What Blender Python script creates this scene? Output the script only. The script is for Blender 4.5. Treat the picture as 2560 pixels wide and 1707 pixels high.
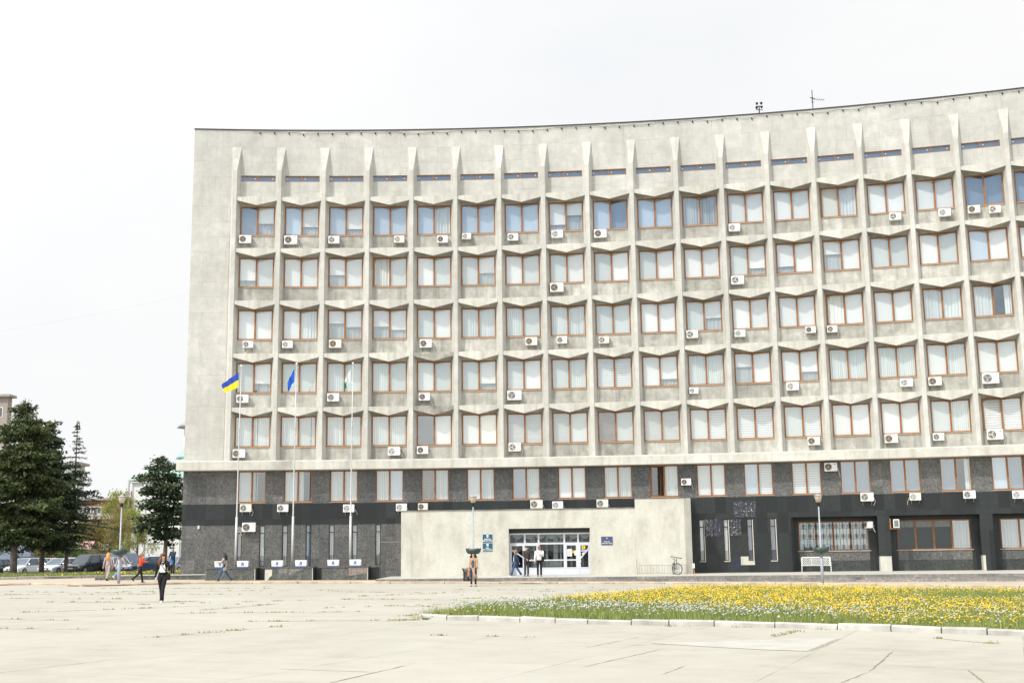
import bpy, bmesh, math, random
import numpy as np
from math import sin, cos, pi, radians as RAD
from mathutils import Matrix, Vector, Euler
for o in list(bpy.data.objects): bpy.data.objects.remove(o)
S = bpy.context.scene
C = S.collection
# ------------------------------------------------------------ camera
PIT, ROLL = 0.1705691, -0.0123909
cd = bpy.data.cameras.new('camera'); cam = bpy.data.objects.new('camera', cd); C.objects.link(cam)
cd.sensor_width = 36; cd.lens = 3054.319/2560*36; cd.clip_start = 0.3; cd.clip_end = 3000
_c, _s = cos(ROLL), sin(ROLL)
r0 = Vector((1,0,0)); u0 = Vector((0,-sin(PIT),cos(PIT))); fw = Vector((0,cos(PIT),sin(PIT)))
rx = r0*_c + u0*_s; ux = r0*(-_s) + u0*_c
M = Matrix((( rx.x,ux.x,-fw.x,0),(rx.y,ux.y,-fw.y,0),(rx.z,ux.z,-fw.z,1.6),(0,0,0,1)))
cam.matrix_world = M; S.camera = cam
S.render.resolution_x = 1024; S.render.resolution_y = 682
# ------------------------------------------------------------ sky and sun
SUN_EL, SUN_AZ = RAD(48), RAD(-138)     # azimuth measured clockwise from +Y (the view direction): behind the camera, to its left
sun_dir = Vector((sin(SUN_AZ)*cos(SUN_EL), cos(SUN_AZ)*cos(SUN_EL), sin(SUN_EL)))
w = bpy.data.worlds.new('World'); S.world = w; w.use_nodes = True
nt = w.node_tree; nt.nodes.clear()
def wn(t, **k):
    n = nt.nodes.new(t)
    for a, b in k.items(): setattr(n, a, b)
    return n
sky = wn('ShaderNodeTexSky', sky_type='NISHITA', sun_disc=False, sun_elevation=SUN_EL, sun_rotation=SUN_AZ)
bg1 = wn('ShaderNodeBackground'); bg1.inputs[1].default_value = 0.11
nt.links.new(sky.outputs[0], bg1.inputs[0])
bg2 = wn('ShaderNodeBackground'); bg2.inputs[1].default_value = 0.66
tc = wn('ShaderNodeTexCoord'); mp = wn('ShaderNodeMapping'); mp.inputs['Scale'].default_value = (1,1,2.6)
nt.links.new(tc.outputs['Generated'], mp.inputs[0])
n1 = wn('ShaderNodeTexNoise'); n1.inputs['Scale'].default_value = 1.5; n1.inputs['Detail'].default_value = 9; n1.inputs['Roughness'].default_value = 0.55
nt.links.new(mp.outputs[0], n1.inputs['Vector'])
# cloud cover: closed in front of the lens (+Y), broken behind it, where the glass mirrors blue gaps
sep = wn('ShaderNodeSeparateXYZ'); nt.links.new(tc.outputs['Generated'], sep.inputs[0])
ma = wn('ShaderNodeMath', operation='MULTIPLY_ADD'); ma.inputs[1].default_value = 0.16; ma.inputs[2].default_value = 0.10
nt.links.new(sep.outputs['Y'], ma.inputs[0])
ab_ = wn('ShaderNodeMath', operation='ABSOLUTE'); nt.links.new(sep.outputs['Z'], ab_.inputs[0])
hz = wn('ShaderNodeMath', operation='MULTIPLY_ADD'); hz.inputs[1].default_value = -1.1; hz.inputs[2].default_value = 0.30; nt.links.new(ab_.outputs[0], hz.inputs[0])
hm = wn('ShaderNodeMath', operation='MAXIMUM'); hm.inputs[1].default_value = 0; nt.links.new(hz.outputs[0], hm.inputs[0])
ad0 = wn('ShaderNodeMath', operation='ADD'); nt.links.new(n1.outputs['Fac'], ad0.inputs[0]); nt.links.new(ma.outputs[0], ad0.inputs[1])
ad = wn('ShaderNodeMath', operation='ADD'); nt.links.new(ad0.outputs[0], ad.inputs[0]); nt.links.new(hm.outputs[0], ad.inputs[1])
cr = wn('ShaderNodeValToRGB'); cr.color_ramp.elements[0].position = 0.40; cr.color_ramp.elements[1].position = 0.56
nt.links.new(ad.outputs[0], cr.inputs[0])
cc = wn('ShaderNodeValToRGB'); cc.color_ramp.elements[0].position = 0.35; cc.color_ramp.elements[0].color = (0.90,0.93,0.955,1)
cc.color_ramp.elements[1].position = 0.65; cc.color_ramp.elements[1].color = (1,1,1,1)
nt.links.new(n1.outputs['Fac'], cc.inputs[0]); nt.links.new(cc.outputs[0], bg2.inputs[0])
# unseen thin cloud brightened round the veiled sun, behind the camera, to fill shadows
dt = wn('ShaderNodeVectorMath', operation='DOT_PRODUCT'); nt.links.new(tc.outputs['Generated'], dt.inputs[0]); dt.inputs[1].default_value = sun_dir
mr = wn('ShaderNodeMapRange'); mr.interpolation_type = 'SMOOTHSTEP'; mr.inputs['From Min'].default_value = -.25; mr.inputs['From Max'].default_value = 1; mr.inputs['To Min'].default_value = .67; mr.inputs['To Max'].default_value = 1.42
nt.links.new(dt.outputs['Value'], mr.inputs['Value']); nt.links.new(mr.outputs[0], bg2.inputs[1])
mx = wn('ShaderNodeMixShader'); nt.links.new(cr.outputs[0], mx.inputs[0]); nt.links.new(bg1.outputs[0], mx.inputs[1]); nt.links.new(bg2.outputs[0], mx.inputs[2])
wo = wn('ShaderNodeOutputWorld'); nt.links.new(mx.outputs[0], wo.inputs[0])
sl = bpy.data.lights.new('sun', 'SUN'); sl.energy = 2.05; sl.angle = RAD(2.5); sl.color = (1.0,0.965,0.90)
so = bpy.data.objects.new('sun', sl); C.objects.link(so); so.rotation_euler = sun_dir.to_track_quat('Z','Y').to_euler(); so.location = (0,0,60)
S.view_settings.view_transform = 'Standard'; S.view_settings.look = 'None'; S.view_settings.gamma = 1
S.view_settings.exposure = 0.55
S.cycles.max_bounces = 6; S.cycles.transparent_max_bounces = 12
rng = np.random.default_rng(7); random.seed(7)
# ------------------------------------------------------------ mesh helpers
class MB:
    def __init__(s): s.v = []; s.f = []; s.m = []
    def add(s, vs, fs, m=0):
        o = len(s.v); s.v += [tuple(v) for v in vs]; s.f += [tuple(i+o for i in f) for f in fs]; s.m += [m]*len(fs); return s
    def box(s, x0,x1,y0,y1,z0,z1, m=0):
        return s.add([(x0,y0,z0),(x1,y0,z0),(x1,y1,z0),(x0,y1,z0),(x0,y0,z1),(x1,y0,z1),(x1,y1,z1),(x0,y1,z1)],
                     [(0,3,2,1),(4,5,6,7),(0,1,5,4),(1,2,6,5),(2,3,7,6),(3,0,4,7)], m)
    def tube(s, pts, r, n=8, m=0, cap=True):
        pts = [Vector(p) for p in pts]; rs = r if isinstance(r,(list,tuple)) else [r]*len(pts)
        vs = []; prev = None
        for i, p in enumerate(pts):
            t = (pts[min(i+1,len(pts)-1)]-pts[max(i-1,0)]).normalized()
            a = prev if prev is not None else (Vector((0,0,1)) if abs(t.z) < .9 else Vector((1,0,0)))
            x = (a - t*a.dot(t))
            if x.length < 1e-4: a = Vector((0,1,0)); x = a - t*a.dot(t)
            x.normalize(); y = t.cross(x); prev = x
            for k in range(n):
                q = p + (x*cos(2*pi*k/n)+y*sin(2*pi*k/n))*rs[i]; vs.append(tuple(q))
        fs = []
        for i in range(len(pts)-1):
            for k in range(n): fs.append((i*n+k, i*n+(k+1)%n, (i+1)*n+(k+1)%n, (i+1)*n+k))
        if cap: fs.append(tuple(range(n-1,-1,-1))); fs.append(tuple((len(pts)-1)*n+k for k in range(n)))
        return s.add(vs, fs, m)
    def lathe(s, prof, n=16, cx=0, cy=0, m=0, sx=1, sy=1):
        vs = []
        for (r, z) in prof:
            for k in range(n): vs.append((cx+sx*r*cos(2*pi*k/n), cy+sy*r*sin(2*pi*k/n), z))
        fs = []
        for i in range(len(prof)-1):
            for k in range(n): fs.append((i*n+k, i*n+(k+1)%n, (i+1)*n+(k+1)%n, (i+1)*n+k))
        fs.append(tuple(range(n-1,-1,-1))); fs.append(tuple((len(prof)-1)*n+k for k in range(n)))
        return s.add(vs, fs, m)
    def prism(s, poly, z0, z1, m=0, fn=None):     # polygon in xy extruded in z (fn may remap a point)
        n = len(poly); vs = [(x,y,z0) for x,y in poly]+[(x,y,z1) for x,y in poly]
        if fn: vs = [fn(*v) for v in vs]
        return s.add(vs, [tuple(range(n-1,-1,-1)), tuple(range(n,2*n))]+[(i,(i+1)%n,n+(i+1)%n,n+i) for i in range(n)], m)
    def sphere(s, c, r, n=10, m=0, k=6):
        prof = [(max(1e-3,sin(pi*i/k)), -cos(pi*i/k)) for i in range(k+1)]
        rr = r if isinstance(r,(tuple,list)) else (r,r,r)
        vs = []
        for (a,z) in prof:
            for j in range(n): vs.append((c[0]+rr[0]*a*cos(2*pi*j/n), c[1]+rr[1]*a*sin(2*pi*j/n), c[2]+rr[2]*z))
        fs = [(i*n+j, i*n+(j+1)%n, (i+1)*n+(j+1)%n, (i+1)*n+j) for i in range(k) for j in range(n)]
        return s.add(vs, fs, m)
    def build(s, name, mats, parent=None, smooth=False, bevel=0, xf=None):
        me = bpy.data.meshes.new(name)
        vs = s.v if xf is None else [tuple(xf @ Vector(v)) for v in s.v]
        me.from_pydata(vs, [], s.f)
        if not isinstance(mats,(list,tuple)): mats = [mats]
        for m in mats: me.materials.append(m)
        bm = bmesh.new(); bm.from_mesh(me)
        if len(mats) > 1:
            for f, k in zip(bm.faces, s.m): f.material_index = k
        bmesh.ops.recalc_face_normals(bm, faces=bm.faces)
        if bevel:
            es = [e for e in bm.edges if len(e.link_faces)==2 and e.calc_face_angle(0) > .6]
            bmesh.ops.bevel(bm, geom=es, offset=bevel, segments=1 if bevel<.01 else 2, affect='EDGES', clamp_overlap=True)
        if smooth:
            for f in bm.faces: f.smooth = True
        bm.to_mesh(me); bm.free()
        return link(name, me, parent)
def link(name, me, parent=None, loc=None, rz=None):
    o = bpy.data.objects.new(name, me); C.objects.link(o)
    if parent is not None: o.parent = parent
    if loc is not None: o.location = loc
    if rz is not None: o.rotation_euler = (0,0,rz)
    return o
def npmesh(name, V, F, mats, parent=None, mi=None, smooth=False):
    me = bpy.data.meshes.new(name); V = np.asarray(V, np.float32); F = np.asarray(F, np.int32)
    k = F.shape[1]
    me.vertices.add(len(V)); me.vertices.foreach_set('co', V.ravel())
    me.loops.add(F.size); me.loops.foreach_set('vertex_index', F.ravel())
    me.polygons.add(len(F)); me.polygons.foreach_set('loop_start', np.arange(0,F.size,k,dtype=np.int32))
    if not isinstance(mats,(list,tuple)): mats = [mats]
    for m in mats: me.materials.append(m)
    if mi is not None: me.polygons.foreach_set('material_index', np.asarray(mi,np.int32))
    me.update(calc_edges=True); me.validate()
    if smooth: me.polygons.foreach_set('use_smooth', np.ones(len(F),bool))
    return link(name, me, parent)
def thing(name, label, cat, loc=(0,0,0), rz=0, group=None):
    o = bpy.data.objects.new(name, None); C.objects.link(o); o.location = loc; o.rotation_euler = (0,0,rz); o.empty_display_size = .2
    return tag(o, label, cat, group)
def tag(o, label, cat, group=None, kind=None):
    o['label'] = label; o['category'] = cat
    if group: o['group'] = group
    if kind: o['kind'] = kind
    return o
def struct(o, label=None):
    o['kind'] = 'structure'
    if label: o['label'] = label
    return o
# ------------------------------------------------------------ material helpers
class NT:
    def __init__(s, name):
        s.m = bpy.data.materials.new(name); s.m.use_nodes = True; s.t = s.m.node_tree; s.t.nodes.clear()
        s.out = s.n('ShaderNodeOutputMaterial')
    def n(s, t, **k):
        x = s.t.nodes.new(t)
        for a,b in k.items():
            if a in ('operation','blend_type','data_type','wave_type','bands_direction','voronoi_dimensions','feature','offset','squash','offset_frequency'): setattr(x,a,b)
        return x
    def l(s, a, b): s.t.links.new(a, b)
    def coord(s, scale=(1,1,1), which='Object', rot=(0,0,0)):
        t = s.n('ShaderNodeTexCoord'); m = s.n('ShaderNodeMapping'); m.inputs['Scale'].default_value = scale; m.inputs['Rotation'].default_value = rot
        s.l(t.outputs[which], m.inputs[0]); return m.outputs[0]
    def noise(s, vec, scale, detail=4, rough=.5, dist=0):
        x = s.n('ShaderNodeTexNoise'); x.inputs['Scale'].default_value = scale; x.inputs['Detail'].default_value = detail
        x.inputs['Roughness'].default_value = rough; x.inputs['Distortion'].default_value = dist; s.l(vec, x.inputs['Vector']); return x.outputs['Fac']
    def ramp(s, fac, stops):
        x = s.n('ShaderNodeValToRGB'); e = x.color_ramp.elements
        while len(e) < len(stops): e.new(.5)
        for i,(p,c) in enumerate(stops):
            e[i].position = p; c = (c,c,c) if not hasattr(c,'__len__') else c; e[i].color = (*c,1)
        s.l(fac, x.inputs[0]); return x.outputs[0]
    def mix(s, a, b, fac, mode='MIX'):
        x = s.n('ShaderNodeMix', data_type='RGBA', blend_type=mode)
        for v, i in ((a,6),(b,7)):
            if hasattr(v,'is_output'): s.l(v, x.inputs[i])
            else: x.inputs[i].default_value = (*v,1)
        if hasattr(fac,'is_output'): s.l(fac, x.inputs[0])
        else: x.inputs[0].default_value = fac
        return x.outputs[2]
    def math(s, op, a, b=None):
        x = s.n('ShaderNodeMath', operation=op)
        for v,i in ((a,0),(b,1)):
            if v is None: continue
            if hasattr(v,'is_output'): s.l(v, x.inputs[i])
            else: x.inputs[i].default_value = v
        return x.outputs[0]
    def brick(s, vec, w, h, mortar=.01, c1=(.8,.8,.8), c2=(1,1,1), cm=(0,0,0), off=.5, smooth=0.1):
        x = s.n('ShaderNodeTexBrick', offset=off); s.l(vec, x.inputs['Vector']); x.inputs['Scale'].default_value = 1
        x.inputs['Color1'].default_value = (*c1,1); x.inputs['Color2'].default_value = (*c2,1); x.inputs['Mortar'].default_value = (*cm,1)
        x.inputs['Mortar Size'].default_value = mortar; x.inputs['Mortar Smooth'].default_value = smooth; x.inputs['Bias'].default_value = 0
        x.inputs['Brick Width'].default_value = w; x.inputs['Row Height'].default_value = h; return x.outputs['Color']
    def xz(s, w=1.0):   # (x+y*w, z) of object space as a 2-D wall coordinate
        t = s.n('ShaderNodeTexCoord'); a = s.n('ShaderNodeSeparateXYZ'); s.l(t.outputs['Object'], a.inputs[0])
        c = s.n('ShaderNodeCombineXYZ'); s.l(s.math('ADD', a.outputs['X'], s.math('MULTIPLY', a.outputs['Y'], w)), c.inputs[0]); s.l(a.outputs['Z'], c.inputs[1]); return c.outputs[0]
    def rnd(s, lo, hi):
        o = s.n('ShaderNodeObjectInfo'); return s.math('ADD', s.math('MULTIPLY', o.outputs['Random'], hi-lo), lo)
    def pbsdf(s, col, rough=.8, metal=0, bump=None, bstr=.3, bdist=.02, **kw):
        p = s.n('ShaderNodeBsdfPrincipled')
        if hasattr(col,'is_output'): s.l(col, p.inputs['Base Color'])
        else: p.inputs['Base Color'].default_value = (*col,1)
        if hasattr(rough,'is_output'): s.l(rough, p.inputs['Roughness'])
        else: p.inputs['Roughness'].default_value = rough
        p.inputs['Metallic'].default_value = metal
        for k,v in kw.items(): p.inputs[k.replace('_',' ')].default_value = v
        if bump is not None:
            b = s.n('ShaderNodeBump'); b.inputs['Strength'].default_value = bstr; b.inputs['Distance'].default_value = bdist
            s.l(bump, b.inputs['Height']); s.l(b.outputs[0], p.inputs['Normal'])
        s.l(p.outputs[0], s.out.inputs[0]); return s.m
def simple(name, col, rough=.6, metal=0, var=.12, scale=6, bstr=.1, **kw):
    t = NT(name); v = t.coord(); f = t.noise(v, scale, 5, .6)
    lo = tuple(c*(1-var) for c in col); hi = tuple(min(1,c*(1+var)) for c in col)
    return t.pbsdf(t.ramp(f, [(.3,lo),(.7,hi)]), rough, metal, f, bstr, .01, **kw)
# concrete of the facade
def concrete(name, dark, light, streak=.5, form=True, tint=(.93,1.03)):
    t = NT(name); v = t.coord()
    big = t.noise(v, .22, 5, .6, .4); med = t.noise(v, 1.6, 8, .65, .3); fine = t.noise(v, 22, 4, .7)
    st = t.noise(t.coord((1.6,1.6,.12)), 1.8, 6, .6)
    c = t.ramp(t.math('ADD', t.math('MULTIPLY', big, .45), t.math('MULTIPLY', med, .55)), [(.30,dark),(.52,tuple((a+b)/2 for a,b in zip(dark,light))),(.68,light)])
    c = t.mix(c, t.ramp(st, [(.32,(.66,.64,.60)),(.52,(1,1,1))]), streak, 'MULTIPLY')
    c = t.mix(c, t.ramp(fine, [(.3,(.9,.9,.9)),(.7,(1.0,1.0,1.0))]), .8, 'MULTIPLY')
    # isolated damp stains
    sp = t.noise(t.coord((.9,.9,.35)), .9, 7, .7, .8)
    c = t.mix(c, (.30,.285,.25), t.math('MULTIPLY', t.ramp(sp, [(.62,0),(.76,1)]), .55))
    h = med
    if form:
        w_ = t.n('ShaderNodeVectorMath', operation='ADD'); nz = t.n('ShaderNodeTexNoise'); nz.inputs['Scale'].default_value = .7; nz.inputs['Detail'].default_value = 3; t.l(v, nz.inputs['Vector'])
        sc = t.n('ShaderNodeVectorMath', operation='SCALE'); t.l(nz.outputs['Color'], sc.inputs[0]); sc.inputs['Scale'].default_value = .42
        t.l(t.xz(.2), w_.inputs[0]); t.l(sc.outputs[0], w_.inputs[1])
        b = t.brick(w_.outputs[0], 1.9, 1.05, .014, (1,1,1), (.955,.95,.94), (.66,.65,.61), .37, .4)
        bm = t.ramp(t.noise(v, .8, 3), [(.40,.15),(.62,1)])
        c = t.mix(c, b, bm, 'MULTIPLY')
    r = t.rnd(*tint); cmb = t.n('ShaderNodeCombineColor')
    for i in range(3): t.l(r, cmb.inputs[i])
    c = t.mix(c, cmb.outputs[0], 1.0, 'MULTIPLY')
    return t.pbsdf(c, .9, 0, h, .25, .03)
M_CONC = concrete('facade_concrete', (.44,.433,.39), (.70,.69,.63), .22)
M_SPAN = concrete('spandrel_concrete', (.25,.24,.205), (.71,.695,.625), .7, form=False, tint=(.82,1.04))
M_PIL = concrete('pilaster_concrete', (.46,.45,.40), (.69,.68,.62), .42, form=False, tint=(.95,1.04))
M_LEDGE = concrete('ledge_concrete', (.47,.455,.395), (.74,.72,.645), .55, form=False, tint=(.92,1.04))
def entr():
    t = NT('entrance_concrete'); v = t.coord(); med = t.noise(t.coord((1,1,.6)), 1.1, 8, .62, .3); fine = t.noise(v, 9, 5, .7); st = t.noise(t.coord((.55,.55,.09)), 1.5, 6, .62, .5)
    c = t.ramp(med, [(.30,(.46,.445,.375)),(.50,(.56,.545,.47)),(.66,(.615,.60,.53))])
    c = t.mix(c, t.ramp(fine, [(.3,(.90,.90,.89)),(.6,(1,1,1))]), 1, 'MULTIPLY')
    c = t.mix(c, t.ramp(st, [(.34,(.70,.67,.60)),(.47,(1,1,1))]), .6, 'MULTIPLY')
    bl = t.noise(t.coord((1.5,1.5,.7)), 1.0, 8, .72, .5)      # peeling paler and damp darker patches below the coping
    tc_ = t.n('ShaderNodeTexCoord'); sp = t.n('ShaderNodeSeparateXYZ'); t.l(tc_.outputs['Object'], sp.inputs[0])
    c = t.mix(c, (.33,.30,.235), t.math('MULTIPLY', t.ramp(bl, [(.57,0),(.72,1)]), .40))
    c = t.mix(c, (.80,.79,.74), t.math('MULTIPLY', t.ramp(bl, [(.33,1),(.42,0)]), .22))
    return t.pbsdf(c, .92, 0, med, .2, .02)
M_ENTR = entr()
def granite(name, lo, hi, tiles=(.62,1.35), c1=(.8,.8,.8), c2=(1.12,1.1,1.1), rough=.45, sc=9, seam=(.5,.5,.5)):
    t = NT(name); v = t.coord()
    a = t.noise(v, sc, 3, .75, 1.6); b = t.noise(v, sc*3.2, 3, .8)
    f = t.math('ADD', t.math('MULTIPLY', a, .6), t.math('MULTIPLY', b, .4))
    mid = tuple((x+y)*.42 for x,y in zip(lo,hi))
    c = t.ramp(f, [(.40,lo),(.50,mid),(.62,hi)])
    br = t.brick(t.xz(.15), tiles[0], tiles[1], .006, c1, c2, seam, 0, .1)
    c = t.mix(c, br, 1, 'MULTIPLY')
    bl = t.noise(t.coord((1,1,.5)), .6, 5, .6); c = t.mix(c, t.ramp(bl, [(.35,(.75,.77,.78)),(.65,(1.15,1.1,1.08))]), .8, 'MULTIPLY')
    return t.pbsdf(c, rough, 0, b, .1, .005)
M_GRAN = granite('grey_granite', (.036,.040,.041), (.25,.245,.23), c1=(.72,.74,.74), c2=(1.1,1.09,1.06))
M_GRAN2 = granite('plinth_granite', (.035,.04,.04), (.26,.255,.24), tiles=(.72,.9), sc=7, c1=(.65,.7,.68), c2=(1.3,1.2,1.12))
M_BLACK = granite('black_granite', (.004,.0065,.0065), (.017,.023,.023), tiles=(.62,1.3), c1=(.5,.6,.6), c2=(2.1,1.9,1.75), rough=.38, sc=14, seam=(.35,.4,.4))
M_FRAME = simple('brown_window_frame', (.31,.128,.033), .5, var=.25, scale=3)
M_DFRAME = simple('dark_window_frame', (.06,.028,.014), .45, var=.25, scale=3)
M_SILL = simple('painted_metal_sill', (.55,.38,.25), .5)
M_WHITE = simple('white_painted_metal', (.80,.80,.78), .35, var=.05, scale=3)
M_IVORY = simple('yellowed_white_plastic', (.74,.71,.62), .4, var=.06, scale=3)
M_GREYP = simple('grey_fan_grille', (.46,.45,.42), .5, var=.2)
M_DARKP = simple('dark_fan_cavity', (.085,.08,.075), .6)
M_BROWNP = simple('brown_fan_grille', (.22,.165,.13), .5, var=.2)
M_STEEL = simple('galvanised_steel', (.36,.37,.37), .45, .5, var=.15)
M_POLE = simple('pale_grey_pole_paint', (.52,.52,.50), .4, .2, var=.08)
M_LPOLE = simple('blue_grey_lamp_paint', (.34,.37,.41), .4, .1, var=.1)
M_HOSE = simple('white_drain_hose', (.72,.70,.64), .6)
M_BLACKM = simple('black_metal', (.02,.02,.022), .4, .3)
M_INT = simple('dim_room_wall', (.34,.36,.37), .9)
M_ROOF = simple('dark_roof_flashing', (.03,.03,.034), .6)
def glass(name, refl, tint, rough=0.0):
    t = NT(name); tr = t.n('ShaderNodeBsdfTransparent'); tr.inputs[0].default_value = (*tint,1)
    gl = t.n('ShaderNodeBsdfGlossy'); gl.inputs['Roughness'].default_value = rough; gl.inputs['Color'].default_value = (.97,1,.975,1)
    nz = t.noise(t.coord(), .5, 2); b = t.n('ShaderNodeBump'); b.inputs['Strength'].default_value = .12; b.inputs['Distance'].default_value = .008
    t.l(nz, b.inputs['Height']); t.l(b.outputs[0], gl.inputs['Normal'])
    g = t.n('ShaderNodeNewGeometry'); d = t.n('ShaderNodeVectorMath', operation='DOT_PRODUCT'); t.l(g.outputs['Incoming'], d.inputs[0]); t.l(g.outputs['Normal'], d.inputs[1])
    k = t.math('SUBTRACT', 1.0, t.math('ABSOLUTE', d.outputs['Value']))      # two-sided Schlick reflectance
    f = t.math('MINIMUM', t.math('ADD', t.math('MULTIPLY', t.math('POWER', k, 5.0), .9), refl+.05), 1.0)
    m = t.n('ShaderNodeMixShader'); t.l(f, m.inputs[0]); t.l(tr.outputs[0], m.inputs[1]); t.l(gl.outputs[0], m.inputs[2]); t.l(m.outputs[0], t.out.inputs[0])
    return t.m
M_GLASS = glass('clear_window_glass', .13, (.97,.985,.985))
M_GLASSB = glass('blue_mirror_glass', .18, (.85,.90,.95))
M_GLASSD = glass('lobby_glass', .0, (.60,.64,.63))
def cloth(name, col, var=.1, transl=0):
    t = NT(name); f = t.noise(t.coord((1,1,.3)), 1.2, 4, .6); r = t.rnd(.86,1.05); cm = t.n('ShaderNodeCombineColor')
    for i in range(3): t.l(r, cm.inputs[i])
    c = t.mix(t.ramp(f, [(.3,tuple(x*(1-var) for x in col)),(.7,tuple(min(1,x*(1+var)) for x in col))]), cm.outputs[0], 1, 'MULTIPLY')
    return t.pbsdf(c, .85)
def striped(name, col, axis, period, dark, var=.05):  # dark stripes put the shade between slats into the colour
    t = NT(name); tcx = t.n('ShaderNodeTexCoord'); sp = t.n('ShaderNodeSeparateXYZ'); t.l(tcx.outputs['Object'], sp.inputs[0])
    w_ = t.math('ADD', t.math('MULTIPLY', t.math('SINE', t.math('MULTIPLY', sp.outputs[axis], 2*pi/period)), .5), .5)
    c = t.mix(t.ramp(w_, [(.12,tuple(x*dark for x in col)),(.5,col)]), t.ramp(t.noise(t.coord((1,1,.5)),1.5,3), [(.3,(1-var,)*3),(.7,(1,1,1))]), 1, 'MULTIPLY')
    return t.pbsdf(c, .85)
M_BLW = cloth('white_roller_blind', (.72,.725,.70), .03)
M_SLB = cloth('slit_reflection_tint', (.26,.30,.33), .1); M_SLN = cloth('navy_shade_tint', (.035,.055,.12), .1); M_DRK = cloth('shop_shade_tint', (.05,.06,.058), .3)  # room dark and bluish reflections put into the panel colours
M_BLG = cloth('grey_white_blind', (.53,.565,.54), .06)
M_CUR = cloth('pale_curtain', (.64,.68,.67), .06)
M_CURB = cloth('blue_grey_curtain', (.42,.46,.465), .08)
M_VBL = striped('vertical_blind', (.63,.67,.645), 'X', .127, .84)
M_HBL = striped('horizontal_blind', (.76,.78,.76), 'Z', .158, .76)
M_GRM = striped('dirty_brown_blind', (.30,.235,.18), 'Z', .10, .55, .5)
M_CREAM = cloth('cream_blind', (.84,.80,.68), .03)
M_BLU = cloth('dim_room_sky_tint', (.24,.30,.37), .15)  # dim room and mirrored blue sky put into one colour
M_BLB = cloth('sky_reflection_tint', (.57,.62,.65), .08)  # pale sky reflection put into the panel colour
M_RED = simple('red_print', (.55,.04,.05), .5)
M_BLUEP = simple('blue_print', (.05,.16,.42), .5)
def F(u, r=0.0, z=0.0):
    a = A0 + DA*u; return (CX+(RR-r)*sin(a), CY+(RR-r)*cos(a), z)
CX, CY, RR, A0 = -7.9459550, -51.7619610, 132.5905803, -0.0812709
DA = 3.0/RR
def FR(u): return -(A0+DA*u)      # z rotation that turns a thing built facing -Y to face away from the wall at u
def sweep(mb, us, prof, m=0):      # closed (r,z) profile swept along the curved facade
    n = len(prof); vs = [F(u,r,z) for u in us for r,z in prof]; k = len(us)
    fs = [(i*n+j, i*n+(j+1)%n, (i+1)*n+(j+1)%n, (i+1)*n+j) for i in range(k-1) for j in range(n)]
    fs += [tuple(range(n)), tuple((k-1)*n+j for j in range(n-1,-1,-1))]
    mb.add(vs, fs, m)
def us(u0, u1, step=1.0):
    n = max(1, int(math.ceil((u1-u0)/step-1e-6))); return [u0+(u1-u0)*i/n for i in range(n+1)]
def abox(mb, u0,u1,r0,r1,z0,z1,m=0): sweep(mb, us(u0,u1), [(r0,z0),(r1,z0),(r1,z1),(r0,z1)], m)
def gz(x): return min(.13, max(-.28, -.0095*(x+9)))
def _patch(name, base, edge):
    t = NT(name); v = t.coord(); f = t.noise(v, 9, 5, .8, 1.5)
    c = t.ramp(f, [(.45,base),(.57,base),(.62,edge)]); c = t.mix(c, t.brick(t.xz(.15), .31,1.0,.012,(1,1,1),(1.2,1.2,1.2),(4,4,4),0,.3), 1, 'MULTIPLY')
    return t.pbsdf(c, .5)
M_PATCH = _patch('worn_granite_speckled_with_mortar', (.016,.019,.026), (.45,.43,.40))
M_PATCHB = _patch('blue_granite_with_orange_mortar', (.012,.02,.04), (.40,.22,.11))
M_BLUESTONE = simple('blue_black_stone', (.016,.024,.04), .3, var=.3)
M_SOFF = concrete('stained_shaded_soffit', (.20,.19,.16), (.42,.40,.35), .3, form=False, tint=(.8,1.1))  # soffit colour holds both stain and the shade under the ledge
M_HBG = striped('fine_grey_blind', (.60,.62,.58), 'Z', .09, .82)
M_LEDST = concrete('badly_stained_ledge', (.05,.05,.04), (.60,.58,.51), .9, form=False)
M_ALU = simple('satin_white_aluminium', (.60,.615,.65), .4, var=.04)
M_LOBBY = simple('dark_lobby', (.07,.075,.075), .8)
M_DGRAN = granite('dark_green_granite', (.014,.018,.017), (.09,.10,.09), sc=8, rough=.4)
M_TEAL = simple('teal_blind', (.02,.13,.22), .6)
M_PAPER = simple('white_paper', (.75,.76,.74), .7, var=.04)
M_YEL = simple('yellow_notice', (.75,.52,.03), .6)
M_PALEB = simple('pale_blue_sticker', (.45,.5,.75), .6)
M_INKG = simple('grey_ink', (.25,.25,.27), .7)
M_DIRTY = simple('dirty_bitumen_coping', (.22,.205,.18), .9, var=.5, scale=2)
def _stripes():
    t = NT('film_and_reflection_stripes'); f = t.noise(t.coord((.35,.35,2.6)), 1.6, 3, .5)  # on the display window these stripes colour in a reflection
    return t.pbsdf(t.ramp(f, [(.35,(.10,.25,.42)),(.48,(.35,.50,.52)),(.58,(.5,.3,.15)),(.68,(.5,.6,.6))]), .6)
M_STRIPES = _stripes()
# ============================================================ OFFICE BUILDING
B = thing('office_building', 'long curved grey concrete office block with deep pilasters, brown framed windows and dark granite base', 'office building', F(8,0,0))
bl = Vector(B.location)
def bb(mb, name, mats, parent=None, **k):      # building part given in world coordinates
    o = mb.build(name, mats, parent or B, **k)
    if parent is None: o.location = -bl
    return o
NB = 20
HEAD = lambda k: 10.658+3.5867*(k-3)
WH, WL, TW = 2.04, 2.322, .113
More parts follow.
